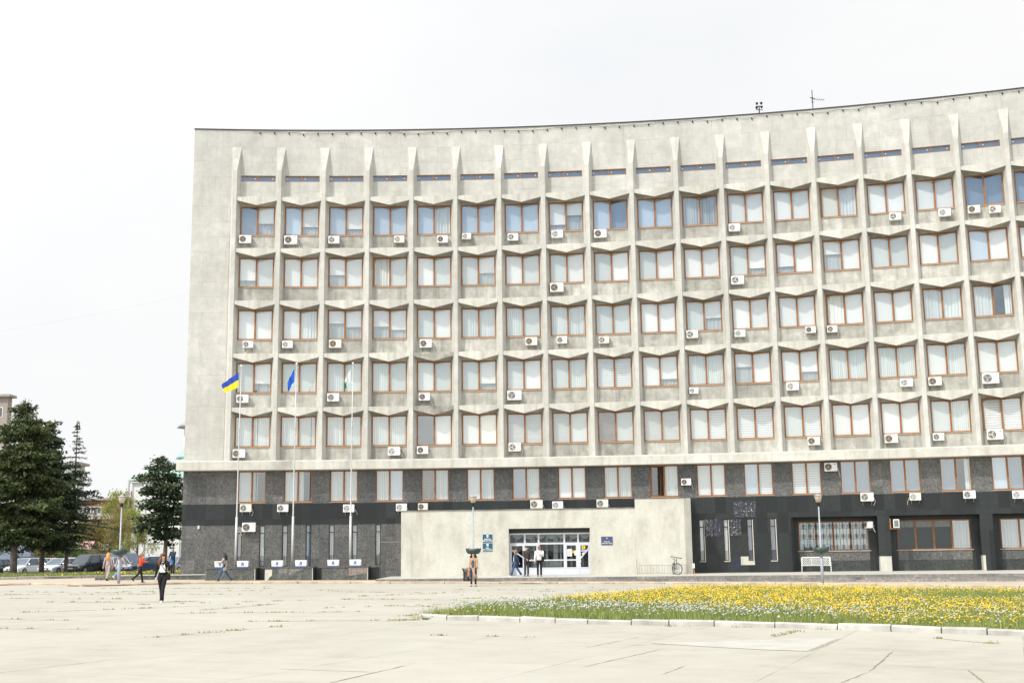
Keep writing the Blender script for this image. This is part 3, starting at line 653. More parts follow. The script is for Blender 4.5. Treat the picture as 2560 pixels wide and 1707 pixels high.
# ============================================================ AIR CONDITIONERS
ORD = 'first second third fourth fifth sixth seventh eighth ninth tenth eleventh twelfth thirteenth fourteenth fifteenth sixteenth seventeenth eighteenth'.split()
_acm = {}
def ac_meshes(v):
    if v in _acm: return _acm[v]
    gm = (M_GREYP, M_BROWNP, M_DARKP, M_GREYP)[v%4]; body = (M_WHITE, M_IVORY)[(v//4)%2]
    W,H,Dp = 1.0,.68,.36; d = {}
    m = MB().box(-W/2,W/2,-Dp,0,-H/2,H/2); d['casing'] = m.build('t', body, bevel=.02).data
    gx = -.19; R_ = .255
    m = MB()
    for k in range(6):                              # concentric guard rings
        r = R_*(k+1)/6; m.tube([(gx+r*cos(a),-Dp-.022,r*sin(a)) for a in [q*pi/9 for q in range(19)]], .0075, 4)
    for k in range(8): m.tube([(gx+.03*cos(k*pi/4),-Dp-.024,.03*sin(k*pi/4)),(gx+R_*cos(k*pi/4+.25),-Dp-.018,R_*sin(k*pi/4+.25))], .006, 4)
    d['guard'] = m.build('t', M_WHITE if v%4==2 else gm).data
    m = MB(); n = 22; m.add([(gx+R_*cos(2*pi*k/n),-Dp-.004,R_*sin(2*pi*k/n)) for k in range(n)],[tuple(range(n))]); d['fan_opening'] = m.build('t', M_DARKP if v%4!=1 else M_BROWNP).data
    m = MB()
    for k in range(3):
        a = k*2*pi/3+v; m.add([(gx,-Dp-.010,0),(gx+.22*cos(a),-Dp-.007,.22*sin(a)),(gx+.22*cos(a+.75),-Dp-.013,.22*sin(a+.75))],[(0,1,2)])
    m.lathe([(.045,0),(.045,.01)],10); 
    mm = MB()
    for k in range(3):
        a = k*2*pi/3+v; mm.add([(gx,-Dp-.010,0),(gx+.22*cos(a),-Dp-.008,.22*sin(a)),(gx+.22*cos(a+.75),-Dp-.014,.22*sin(a+.75))],[(0,1,2)])
    n = 10; mm.add([(gx+.05*cos(2*pi*k/n),-Dp-.027,.05*sin(2*pi*k/n)) for k in range(n)],[tuple(range(n))])
    d['fan'] = mm.build('t', M_GREYP if v%4!=3 else M_WHITE).data
    m = MB()
    for s_ in (0,):
        m.box(-.02,.02,-Dp*.95,.09,-H/2-.045,-H/2-.005).box(-.02,.02,.05,.09,-H/2-.30,-H/2-.045)
        m.add([(-.012,-Dp*.8,-H/2-.045),(.012,-Dp*.8,-H/2-.045),(.012,.06,-H/2-.28),(-.012,.06,-H/2-.28),(-.012,-Dp*.7,-H/2-.045),(.012,-Dp*.7,-H/2-.045),(.012,.06,-H/2-.24),(-.012,.06,-H/2-.24)],[(0,1,2,3),(4,7,6,5),(0,4,5,1),(2,6,7,3),(0,3,7,4),(1,5,6,2)])
    d['bracket'] = m.build('t', M_STEEL).data
    s_ = 1 if v%3 else -1; m = MB(); q = random.Random(v)
    m.tube([(s_*.5,-.12,-.12),(s_*.58,-.10,-.2),(s_*(.6+.1*q.random()),-.03,-.38),(s_*(.45+.3*q.random()),.05,-.56-.3*q.random())], .02, 5)
    m.tube([(s_*.5,-.15,-.05),(s_*.56,-.12,-.1),(s_*.55,.06,-.16)], .02, 5)
    d['drain_hose'] = m.build('t', M_HOSE).data
    m = MB().box(.27,.40,-Dp-.004,-Dp,.19,.24); d['badge'] = m.build('t', (M_RED,M_BLUEP,M_GREYP)[v%3]).data
    for nm in list(bpy.data.objects):
        if nm.name.split('.')[0] == 't' and nm.parent is None: bpy.data.objects.remove(nm)
    _acm[v] = d; return d
def ac(u, z, w_, label, v, r=.0, rz=0, grp='air conditioner units on the office front'):
    gapw = .12
    t = thing('air_conditioner', label, 'air conditioner', F(u, r, z), FR(u)+rz, grp)
    d = ac_meshes(v); c = link('casing', d['casing'], t, (0,-gapw,0)); 
    g = link('fan_guard', d['guard'], t, (0,-gapw,0)); link('fan_opening', d['fan_opening'], t, (0,-gapw,0)); link('fan', d['fan'], t, (0,-gapw,0))
    link('bracket', d['bracket'], t, (-.33,-.11,0)); link('bracket', d['bracket'], t, (.33,-.11,0))
    if v % 5: link('drain_hose', d['drain_hose'], t, (0,-gapw,0))
    if v % 2: link('badge', d['badge'], t, (0,-gapw,0))
    t.scale = (w_, max(.8,w_), w_); return t
ACS = {7:[(.25,22.63,.80),(1.27,22.58,.86),(2.24,22.59,.74),(3.72,22.59,.69),(4.70,22.55,.71),(5.25,22.72,.60),(6.30,22.58,.71),(7.30,22.70,.77),(8.27,22.62,.83),(11.24,22.59,.74),(14.66,22.63,.72),(15.67,22.63,.74),(16.26,22.68,.73),(16.67,22.57,.70)],
 6:[(7.27,19.01,.90),(11.26,19.03,.83)],
 5:[(.37,15.43,.67),(1.24,15.42,.70),(2.30,15.45,.81),(4.32,15.40,.80),(6.68,15.41,.79),(7.36,15.45,.69),(8.29,15.37,.69),(10.23,15.54,.76),(11.26,15.48,.69),(12.76,15.51,.63),(13.21,15.48,.64)],
 4:[(.28,11.79,.78),(2.27,11.85,.78),(4.29,11.82,.73),(6.29,11.81,.93),(10.22,11.82,.58),(12.32,11.88,.77),(14.66,11.82,.75),(15.23,11.82,.79),(16.32,11.84,.98)],
 3:[(.23,8.18,.81),(3.62,8.24,.80),(4.25,8.29,.73),(6.28,8.39,.81),(12.70,8.33,.77),(14.28,8.33,.80),(15.22,8.34,.67),(16.32,8.36,.94)]}
ROWN = {7:'top office row',6:'second office row from top',5:'middle office row',4:'fourth office row from top',3:'lowest concrete office row'}
sty = {(7,1):1,(7,8):1,(5,4):1,(4,4):1,(7,5):6,(7,10):0,(3,6):7}
for k,L in ACS.items():
    for n_,(u,z,w_) in enumerate(L):
        i = int(u); v = sty.get((k,i), (i*5+k*3+n_*2) % 12)
        lab = 'white air conditioner under the %s window from the left, %s' % (ORD[i], ROWN[k])
        if k == 7 and i == 16: lab = '%s of two air conditioners under the seventeenth window, top office row' % ('left' if n_==12 else 'right')
        ac(u, z, w_, lab, v, 0.0)
LOW = [(.41,4.64,.74,'white air conditioner high on black band, nearest the first flagpole',4),(1.21,4.61,.71,'white air conditioner on black band left of the second flagpole',0),
 (2.64,4.55,.73,'air conditioner with open fan behind third flagpole on black band',2),(3.79,4.57,.71,'open fan air conditioner above left corner of concrete entrance block',2),
 (4.26,4.60,.64,'second air conditioner from the left above the entrance block roof',5),(6.74,4.65,.81,'wide yellowed air conditioner above the entrance doors',4),
 (7.20,4.58,.70,'open fan air conditioner right beside the wide yellowed one above entrance',2),(8.17,4.64,.75,'yellowed air conditioner just left of the taller concrete stair block',4),
 (9.98,5.92,.63,'small air conditioner on grey granite between tenth and eleventh base windows',1),(13.02,6.66,.79,'air conditioner high between thirteenth and fourteenth base windows',1),
 (13.72,4.73,.79,'air conditioner on black band right above the barred ground floor window',4),(14.68,4.68,.67,'air conditioner on black band with a straight drain hose, under fifteenth base window',6),
 (15.74,4.74,.71,'air conditioner on black band above the second black column',0),(16.68,4.67,.72,'open fan air conditioner on black band at the right edge',2)]
for u,z,w_,lab,v in LOW: ac(u,z,w_,lab,v,.036 if z<5 else 0)
ac(.49,3.40,.86,'large white unit with dark fan below black band near first flagpole',9,.04)
ac(13.80,3.02,.60,'white air conditioner on bracket in dark recess left of black column',1,-.55,RAD(-62))
t = thing('window_air_conditioner','boxy louvred unit in a wooden box right of the first black column','air conditioner',F(14.25,.0,3.07),FR(14.25))
MB().box(-.32,-.24,-.05,.5,-.3,.3).box(-.32,.3,-.05,.5,-.34,-.3).build('wooden_box', M_FRAME, t)
m = MB().box(-.10,.26,-.08,.5,-.26,.26); m.build('casing', M_WHITE, t, bevel=.01)
m = MB().box(-.05,.21,-.09,-.082,-.2,.2); m.build('grille_recess', M_DARKP, t); m = MB(); [m.box(-.05,.21,-.1,-.092,-.18+.05*q,-.165+.05*q) for q in range(8)]; m.build('louvre', M_GREYP, t)
t = thing('extractor_fan','dark round extractor fan set in top of the first slit window','extractor fan',F(.275,.0,3.24),FR(.275))
MB().box(-.15,.15,-.08,.05,-.16,.16).build('casing', M_STEEL, t); m = MB(); m.add([(.12*cos(k*pi/8),-.085,.12*sin(k*pi/8)) for k in range(16)],[tuple(range(16))]); m.build('fan_opening', M_DARKP, t)
m = MB(); [m.add([(0,-.09,0),(.1*cos(a),-.088,.1*sin(a)),(.1*cos(a+.8),-.092,.1*sin(a+.8))],[(0,1,2)]) for a in (0,2.1,4.2)]; m.build('fan', M_GREYP, t)
# loose cable beside the small unit on the granite
t = thing('security_camera','small white security camera on grey granite left of the flagpoles','security camera',F(-.6,0,3.44),FR(-.6))
MB().box(-.05,.05,-.1,0,.0,.1).build('mount', M_WHITE, t); MB().tube([(0,-.06,0),(.02,-.16,-.12)],.055,8).build('camera_body', M_WHITE, t); MB().sphere((.025,-.17,-.14),.035,8).build('lens', M_BLACKM, t)
# ============================================================ GROUND
def plaza_mat():
    t = NT('plaza_concrete_slabs'); v = t.coord()
    big = t.noise(t.coord((1,.5,1)), .16, 6, .6, .5); med = t.noise(v, 1.3, 7, .65); fine = t.noise(v, 30, 3, .7)
    c = t.ramp(t.math('ADD', t.math('MULTIPLY', big, .6), t.math('MULTIPLY', med, .4)), [(.36,(.37,.343,.285)),(.48,(.425,.40,.335)),(.62,(.455,.435,.375))])
    c = t.mix(c, t.ramp(fine, [(.3,(.92,.92,.92)),(.65,(1,1,1))]), 1, 'MULTIPLY')
    pit_ = t.noise(v, 7, 5, .8); c = t.mix(c, t.ramp(pit_, [(.66,(1,1,1)),(.74,(.66,.63,.55))]), 1, 'MULTIPLY')
    br = t.brick(t.coord((1,1,1),'Object',(0,0,RAD(22))), 3.3, 3.6, .012, (1,1,1), (.925,.925,.92), (.60,.57,.49), 0, .3)
    wob = t.ramp(t.noise(v, .5, 3), [(.42,.35),(.55,1)])
    c = t.mix(c, br, wob, 'MULTIPLY')
    return t.pbsdf(c, .92, 0, med, .15, .01)
M_PLAZA = plaza_mat()
M_WALK = simple('tan_worn_asphalt', (.44,.385,.30), .95, var=.13, scale=1.2)
M_ASPH = simple('parking_asphalt', (.20,.19,.18), .95, var=.25, scale=.8)
M_KERB = simple('ochre_stained_kerb', (.46,.36,.25), .9, var=.35, scale=1.4)
M_PLAT = simple('pale_stone_paving', (.48,.46,.40), .9, var=.12, scale=1)
M_STEP = granite('stone_steps', (.20,.195,.185), (.36,.35,.33), tiles=(1.6,9), sc=3, c1=(.8,.8,.8), c2=(1.15,1.1,1.05), rough=.8)
M_LIME = simple('whitewashed_kerbstone', (.47,.455,.41), .9, var=.34, scale=1.1)
M_JOINT = simple('dark_open_joint', (.21,.19,.12), 1, var=.4)
XS = [-2500,-300,-22.68,20.47,300,2500]
m = MB(); vs = [(x,y,gz(x)-.02) for y in (-2500,2500) for x in XS]; m.add(vs, [(i,i+1,7+i,6+i) for i in range(5)])
struct(m.build('ground', M_ASPH), 'dark grey asphalt ground of the car park and streets')
KL = [(-90,64),(-40,67.5),(-28.45,68.7),(-25.5,69.6),(-23.4,65.2),(-21.9,64.4),(-19.8,66.8),(-17.3,69.2),(-11,69.2),(-4.9,68.6),(.93,66.9),(6.5,66.7),(9,66),(12.5,64.5),(16.8,62.1),(20.47,59.5),(23.3,57),(32,50),(60,28)]
def kz(x): return gz(x)
def strip(m, lo, hi, dz0, dz1):     # between two polylines of equal length
    vs = [(x,y,gz(x)+dz0) for x,y in lo]+[(x,y,gz(x)+dz1) for x,y in hi]; n = len(lo)
    m.add(vs, [(i,i+1,n+i+1,n+i) for i in range(n-1)])
def densify(L, d=2.0):
    out = []
    for (a,b),(c,e) in zip(L,L[1:]):
        n = max(1,int(math.hypot(c-a,e-b)/d)); out += [(a+(c-a)*k/n, b+(e-b)*k/n) for k in range(n)]
    return out+[L[-1]]
KD = densify(KL)
m = MB(); strip(m, [(x,-60) for x,y in KD], KD, 0, 0); struct(m.build('plaza', M_PLAZA), 'wide pale concrete plaza with cracked slabs')
m = MB(); strip(m, [(x,y+.1) for x,y in KD], [(x,100) for x,y in KD], .04, .04); struct(m.build('pavement', M_WALK), 'tan worn pavement between plaza and building')
m = MB(); rk = random.Random(3)      # kerb stones
def kerbrun(m, L, w_, h, lmin, lmax, side=1, bevel=None, gap=.02, seed=1, tilt=.015):
    r = random.Random(seed); D_ = [0]
    for a,b in zip(L,L[1:]): D_.append(D_[-1]+math.hypot(b[0]-a[0],b[1]-a[1]))
    def at(s):
        s = max(0,min(D_[-1]-1e-6,s))
        for i in range(len(L)-1):
            if D_[i] <= s <= D_[i+1]:
                f = (s-D_[i])/(D_[i+1]-D_[i]); return (L[i][0]+(L[i+1][0]-L[i][0])*f, L[i][1]+(L[i+1][1]-L[i][1])*f)
    s = 0
    while s < D_[-1]-.3:
        ln = min(r.uniform(lmin,lmax), D_[-1]-s); a = at(s+gap); b = at(s+ln-gap); d = Vector((b[0]-a[0],b[1]-a[1])).normalized(); n = Vector((-d.y,d.x))*w_*side
        dh = r.uniform(-tilt,tilt); dh2 = dh+r.uniform(-tilt,tilt); o = r.uniform(-.015,.015)
        c = .03
        P = []
        for (p,hh) in ((a,dh),(b,dh2)):
            g = gz(p[0])
            P += [(p[0]-n.x*o,p[1]-n.y*o,g-.05),(p[0]-n.x*o,p[1]-n.y*o,g+h+hh-c),(p[0]+n.x*(.16-o),p[1]+n.y*(.16-o),g+h+hh),(p[0]+n.x,p[1]+n.y,g+h+hh),(p[0]+n.x,p[1]+n.y,g-.05)]
        m.add(P, [(0,1,6,5),(1,2,7,6),(2,3,8,7),(3,4,9,8),(0,4,3,2,1),(5,6,7,8,9)])
        s += ln
kerbrun(m, KD, .28, .11, 2.2, 3.6, seed=3); struct(m.build('kerb', M_KERB), 'long low ochre stone kerb along the plaza edge')
# platform and steps
m = MB(); abox(m, 3.55, NB, -3, 8.6, -.4, .15); struct(m.build('platform', M_PLAT), 'pale raised stone platform in front of the entrance')
m = MB()
for k,(r_,z) in enumerate(((9.0,.145),(9.42,.012),(9.84,-.12))): abox(m, 3.55, NB, 8.6 if k==0 else 8.6, r_, -.5, z)
struct(m.build('steps', M_STEP), 'long grey stone steps leading up to the platform')
# left grass strip, its kerb, low wall
GL = [(-90,81),(-46,82.5),(-38,83.4),(-32,86),(-27.9,89),(-27.2,82),(-26.6,80.1)]
m = MB(); strip(m, [(x,y) for x,y in densify(GL,3)], [(x,104.5 if x<-26.9 else 92) for x,y in densify(GL,3)], .16, .10)
m.add([(-26.6,80.1,.30),(-18,80.1,.30),(-18,104,.30),(-26.6,104,.30)],[(0,1,2,3)])
M_SOIL = simple('green_turf_soil', (.07,.085,.03), 1, var=.4, scale=2)
struct(m.build('verge', M_SOIL), 'narrow green grass verge between pavement and parked cars')
m = MB(); kerbrun(m, [(-60,82.2),(-46,82.5),(-38,83.4),(-32,86),(-27.9,89)], .16, .24, 1.8, 2.6, seed=5); struct(m.build('verge_kerb', simple('grey_verge_kerb',(.33,.31,.27),.9,var=.3)), 'grey kerb edging the grass verge')
W_ = thing('low_wall','low dark granite wall with a pale top edge left of building','wall',(-22,78.5,0))
MB().box(-3.0,3.9,-.25,.45,.05,.42).build('granite_face', M_GRAN2, W_); MB().box(-3.05,3.9,-.29,.47,.42,.47).build('coping', M_PLAT, W_)
MB().box(-4.6,-3.0,.25,.75,.05,.34).build('granite_end', M_GRAN2, W_)
# open joints and cracks in the slabs
CR = [((5.01,17.89),(6.45,21.51),.03),((.97,18.66),(2.58,22.12),.022),((-2.6,16.1),(-1.6,19.27),.028),((5.05,24.8),(6.28,27.51),.02),((5.03,21.47),(6.4,24.62),.02),((2.0,17.5),(2.58,18.97),.015),((5.82,15.4),(6.51,18.17),.03),
 ((5.49,18.89),(8.2,17.0),.02),((5.2,22.6),(9.2,20.3),.018),((-3.6,18.6),(-1.96,17.98),.028),((-14.5,36.2),(-11.9,38.25),.07),((-7.41,25.27),(-5.2,29.6),.03),((-7.8,17.2),(-6.4,20.4),.02),((-1.8,25.9),(.5,25.1),.018),
 ((-6.9,31.2),(-3.2,31.5),.06),((-10.2,35.4),(-4.2,36.2),.05),((-16.4,43.7),(-11.0,43.9),.11),((-9.4,37.2),(-7.9,42.2),.06),((1.17,22.27),(2.57,25.4),.02),((8.2,24.6),(8.9,23.0),.05),
 ((-11.92,38.25),(-8.9,41.9),.04),((-20,47.5),(-14.4,46.6),.05),((-6,46),(-1.5,44.5),.05),((-4,40.2),(-2.4,39.2),.06),((-12.2,28.6),(-9.6,28.2),.03),((-22,52),(-9,51),.05),((-8,54.5),(-3.5,52.8),.07),((-3,57.0),(2.5,56.2),.06),((-20,60.5),(-11,59.5),.05),((2.07,22.9),(3.6,23.6),.03),((2.65,23.42),(5.03,21.47),.02),((3.6,23.6),(6.4,24.62),.016),((-18,55.5),(-6.5,57),.05),((-26,57),(-15,53),.05),((-6.2,48.9),(-2.8,52.2),.05),((-14.5,33),(-11,31.8),.03),((3.2,14.5),(5.01,17.89),.02),((8.9,23.4),(12.5,21.3),.016)]
m = MB(); rc = random.Random(12)
for (a,b,w_) in CR:
    n = max(3,int(math.dist(a,b)/.22)); d = Vector((b[0]-a[0],b[1]-a[1])).normalized(); nn = Vector((-d.y,d.x)); vs = []
    for k in range(n+1):
        f = k/n; j = rc.uniform(-.012,.012) if a[1]<30 else rc.uniform(-.04,.04); ww = w_*(.55 if a[1]<26 else .9)*rc.uniform(.3,1)*min(1,6*f+.15,6*(1-f)+.15)
        x = a[0]+(b[0]-a[0])*f+nn.x*j; y = a[1]+(b[1]-a[1])*f+nn.y*j
        vs += [(x-nn.x*ww,y-nn.y*ww,gz(x)+.004),(x+nn.x*ww,y+nn.y*ww,gz(x)+.004)]
    m.add(vs, [(2*k,2*k+1,2*k+3,2*k+2) for k in range(n)])
struct(m.build('plaza_joints', M_JOINT), 'dark open joints and cracks between plaza slabs')
m = MB(); m.add([(x,y,gz(x)+.006) for x,y in ((2.5,23.5),(3.4,23.75),(5.9,24.75),(6.3,24.55),(5.0,21.55),(4.4,21.8),(3.4,22.6))],[tuple(range(7))])
struct(m.build('plaza_repair_patch', simple('grey_cement_patch',(.43,.415,.365),.95,var=.1,scale=2)), 'long greyish cement repair patch in the plaza')
# ============================================================ VEGETATION ON THE GROUND
def leafmat(name, a, b, rough=.6, tr=.25, sc=1.5):
    t = NT(name); g = t.n('ShaderNodeNewGeometry'); f = g.outputs['Random Per Island']; n = t.noise(t.coord(), sc, 3, .6)
    c = t.ramp(t.math('ADD', t.math('MULTIPLY', f, .5), t.math('MULTIPLY', n, .5)), [(.25,a),(.75,b)])
    p = t.n('ShaderNodeBsdfPrincipled'); t.l(c, p.inputs['Base Color']); p.inputs['Roughness'].default_value = rough
    tl = t.n('ShaderNodeBsdfTranslucent'); t.l(c, tl.inputs[0]); m_ = t.n('ShaderNodeMixShader'); m_.inputs[0].default_value = tr
    t.l(p.outputs[0], m_.inputs[1]); t.l(tl.outputs[0], m_.inputs[2]); t.l(m_.outputs[0], t.out.inputs[0]); return t.m
M_GRASS = leafmat('spring_grass', (.13,.18,.035), (.42,.47,.15), .6, .35, .8)
M_DANDY = leafmat('dandelion_yellow', (.78,.46,.004), (.90,.60,.01), .6, .1)
M_CLOCK = leafmat('dandelion_seed_white', (.52,.52,.45), (.72,.72,.66), .9, .3)
def inpoly(P, x, y):
    r = np.zeros(len(x), bool); n = len(P)
    for i in range(n):
        x1,y1 = P[i]; x2,y2 = P[(i+1)%n]; c = ((y1>y)!=(y2>y))
        with np.errstate(divide='ignore',invalid='ignore'): r ^= c & (x < (x2-x1)*(y-y1)/(y2-y1)+x1)
    return r
GZ = lambda x: np.clip(-.0095*(x+9), -.28, .13)
def scatter(P, dens, fn=None):
    P = np.array(P); lo, hi = P.min(0), P.max(0); n = int((hi-lo).prod()*dens)
    x = rng.uniform(lo[0],hi[0],n); y = rng.uniform(lo[1],hi[1],n); k = inpoly([tuple(p) for p in P],x,y)
    if fn is not None: k &= rng.random(n) < fn(x,y)
    return x[k], y[k]
def blades(x, y, z, h, w_, lean=.35):
    n = len(x); a = rng.uniform(0,2*pi,n); la = rng.uniform(0,2*pi,n); l = h*lean*rng.random(n)
    dx, dy = np.cos(a)*w_, np.sin(a)*w_
    V = np.stack([np.stack([x-dx,y-dy,z],1), np.stack([x+dx,y+dy,z],1), np.stack([x+np.cos(la)*l,y+np.sin(la)*l,z+h],1)],1).reshape(-1,3)
    return V, np.arange(n*3).reshape(-1,3)
LAWN = [(-2.4,31.75),(-1.45,31.64),(-.08,30.9),(2.02,29.7),(4.32,28.9),(6.54,27.9),(8.54,26.4),(10.17,25.3),(17,20),(40,20),(40,42),(30,44.5),(21,51.3),(14.7,56.0),(9,58),(7.4,56.6),(5.0,51),(2.6,46.3),(.6,42.2),(-.9,38.6),(-1.9,35)]
M_LSOIL = simple('lawn_soil', (.085,.10,.035), 1, var=.3, scale=2)
m = MB(); m.add([(x,y,gz(x)+.05) for x,y in LAWN],[tuple(range(len(LAWN)))]); struct(m.build('lawn_bed', M_LSOIL), 'raised earth bed under the dandelion lawn')
m = MB(); kerbrun(m, densify([(-2.45,31.9),(-2.2,31.45),(-1.45,31.55),(-.08,30.65),(2.02,29.5),(4.32,28.75),(6.54,27.75),(8.54,26.2),(10.17,25.1),(17,19.8),(26,13)],.35), .2, .125, .85, 1.45, seed=8, gap=.014, tilt=.02)
struct(m.build('lawn_kerb', M_LIME), 'chipped whitewashed kerbstones bordering the dandelion lawn')
def patch(x,y): return np.exp(-(((x-16.5)/4.2)**2+((y-43.5)/4.0)**2)*1.2)
def clump(x,y,s=.35,p=0): return .5+.5*np.sin(x*s*2.1+p+1.3*np.sin(y*s*1.7+p))*np.sin(y*s*1.9+1.7*np.sin(x*s*1.3+p))
near = lambda x,y: np.where(np.hypot(x,y) < 37, 1.0, .38)*np.clip(.55+.6*clump(x,y,1.2),0,1)
x,y = scatter(LAWN, 330, near); h = rng.uniform(.05,.24,len(x))*(.7+.7*clump(x,y,.9,2))*np.where(patch(x,y)>.4,1.4,1)
V1,F1 = blades(x,y,GZ(x)+.04,h,rng.uniform(.006,.016,len(x)))
# broad leaves lying low
x,y = scatter(LAWN, 60, near); V2,F2 = blades(x,y,GZ(x)+.05,rng.uniform(.03,.12,len(x)),rng.uniform(.02,.045,len(x)),1.6)
# ragged fringe creeping beyond the kerb end and the back edge
tag(npmesh('grass', np.concatenate([V1,V2]), np.concatenate([F1,F2+len(V1)]), M_GRASS), 'rough spring grass and leaves of the dandelion lawn', 'grass', kind='stuff')
def flowers(x,y,z,r,sides,dome):
    n = len(x); a = np.arange(sides)*2*pi/sides; V = np.zeros((n,sides+1,3)); tx = rng.uniform(-.5,.5,(n,1)); ty = rng.uniform(-.9,.1,(n,1))
    V[:,0] = np.stack([x,y,z+dome*r],1); cx_, sy_ = np.cos(a)[None]*r[:,None], np.sin(a)[None]*r[:,None]
    V[:,1:,0] = x[:,None]+cx_; V[:,1:,1] = y[:,None]+sy_; V[:,1:,2] = z[:,None]+cx_*tx+sy_*-ty
    base = (np.arange(n)*(sides+1))[:,None]; k = np.arange(sides)
    Fc = np.stack([np.broadcast_to(base,(n,sides)), base+1+k, base+1+(k+1)%sides],2).reshape(-1,3)
    return V.reshape(-1,3), Fc
def fy(x,y):
    d = (y-(31.2-.55*(x+.5)))   # metres behind the front kerb
    back = np.clip((d-8+1.2*np.clip(x-3,-3,9))/4.5,.012,1); edge = np.where(x>8, np.clip(d/4,.03,1),0)
    return np.clip(np.maximum(back,edge*.9)*(.18+.95*clump(x,y,.5,1)+.25*clump(x,y,1.9,3))*(1-patch(x,y)*1.0), 0, 1)
x,y = scatter(LAWN, 62, fy); V,Fc = flowers(x,y,GZ(x)+.05+rng.uniform(.06,.19,len(x)),rng.uniform(.012,.022,len(x)),6,.5)
tag(npmesh('dandelion_flowers', V, Fc, M_DANDY), 'mass of yellow dandelion flowers at the back of lawn', 'dandelions', kind='stuff')
def fw_(x,y):
    d = (y-(31.2-.55*(x+.5))); band = np.exp(-((d-4.9)/2.6)**2)
    return np.clip(band*np.clip(1.35-.085*np.clip(x,0,30),.12,1)*(.25+.9*clump(x,y,.8,5))+.04,0,1)*np.where(d>.5,1,.2)*(1-.8*patch(x,y))
x,y = scatter(LAWN, 34, fw_); n = len(x); r = rng.uniform(.017,.032,n); z = GZ(x)+.07+rng.uniform(.10,.24,n)
O = np.array([[1,0,0],[-1,0,0],[0,1,0],[0,-1,0],[0,0,1],[0,0,-1],[.58,.58,.58],[-.58,.58,.58],[.58,-.58,.58],[-.58,-.58,.58],[.58,.58,-.58],[-.58,.58,-.58],[.58,-.58,-.58],[-.58,-.58,-.58]],float)
OF = []
for ax in range(6):
    nb = [6+k for k in range(8) if O[6+k]@O[ax] > .5]; c = O[ax]
    u_ = np.cross(c,[.3,.5,.8]); u_ /= np.linalg.norm(u_); v_ = np.cross(c,u_); nb.sort(key=lambda i: math.atan2(O[i]@v_,O[i]@u_))
    OF += [(ax,nb[i],nb[(i+1)%4]) for i in range(4)]
OF = np.array(OF); V = (O[None]*r[:,None,None]+np.stack([x,y,z],1)[:,None]).reshape(-1,3); Fc = (OF[None]+(np.arange(n)*14)[:,None,None]).reshape(-1,3)
tag(npmesh('dandelion_clocks', V, Fc, M_CLOCK), 'mass of white dandelion seed heads along front of lawn', 'seed heads', kind='stuff')
# weeds in the slab joints and along kerbs
wx, wy = [], []
lines = [(a,b,w_) for a,b,w_ in CR if a[1] > 24]+[((-6,38.5),(-1.6,41.5),.1),((-3,33),(-2.3,37),.3),((-12.5,41.5),(-5,46.5),.06),((-2,46),(3,50),.1),((0,52.5),(5.5,57.5),.12),((-5.5,49.5),(-1.5,55),.06),((-2.2,42),(.2,47),.15)]
for a,b,w_ in lines:
    for c_ in range(int(math.dist(a,b)*1.9)):
        f = rng.random()**1.3; n = int(rng.integers(3,22)); s_ = rng.uniform(.03,.16)
        wx += list(a[0]+(b[0]-a[0])*f+rng.normal(0,s_,n)); wy += list(a[1]+(b[1]-a[1])*f+rng.normal(0,s_*.6,n))
for q in range(16):
    cx_, cy_ = rng.uniform(-20,9), rng.uniform(22,64); n = int(rng.integers(3,14)); wx += list(cx_+rng.normal(0,.08,n)); wy += list(cy_+rng.normal(0,.06,n))
for x_,y_ in ((-2.6,31.7),(-2.9,31.5),(-2.3,32.2),(-2.5,33),(-2.2,34),(-2.1,35),(-1.6,36.5),(-1.2,38.2),(3.6,28.75),(5.0,28.3),(6.7,27.4)):
    n = 60 if x_<0 else 22; wx += list(x_+rng.normal(0,.14,n)); wy += list(y_+rng.normal(0,.10,n))
wx, wy = np.array(wx), np.array(wy); V,Fc = blades(wx,wy,GZ(wx),rng.uniform(.012,.06,len(wx)),rng.uniform(.008,.022,len(wx)),1.0)
tag(npmesh('weeds', V, Fc, leafmat('dry_green_weeds',(.20,.21,.07),(.42,.41,.18))), 'small weeds growing out of the plaza slab joints', 'weeds', kind='stuff')
VG = [(-60,82.4),(-46,82.7),(-38,83.6),(-32,86.2),(-27.9,89.2),(-27.1,82.2),(-26.6,80.3),(-18,80.3),(-18,104),(-60,104)]
x,y = scatter(VG, 60); z0_ = np.where(x>-26.7,.28,np.clip(.16-.06*(y-82)/22,.1,.16)+.13)
V,Fc = blades(x,y,z0_,rng.uniform(.08,.28,len(x)),rng.uniform(.02,.05,len(x)))
tag(npmesh('grass', V, Fc, M_GRASS), 'short green grass of the verge before the parked cars', 'grass', kind='stuff')
x,y = scatter(VG, 3, lambda x,y: np.where(x>-34, .25, .04)); V,Fc = flowers(x,y,np.where(x>-26.7,.5,.42)+rng.uniform(-.05,.1,len(x)),rng.uniform(.03,.06,len(x)),6,.5)
tag(npmesh('dandelion_flowers', V, Fc, M_DANDY), 'scattered yellow flowers in the verge beside the cars', 'dandelions', kind='stuff')
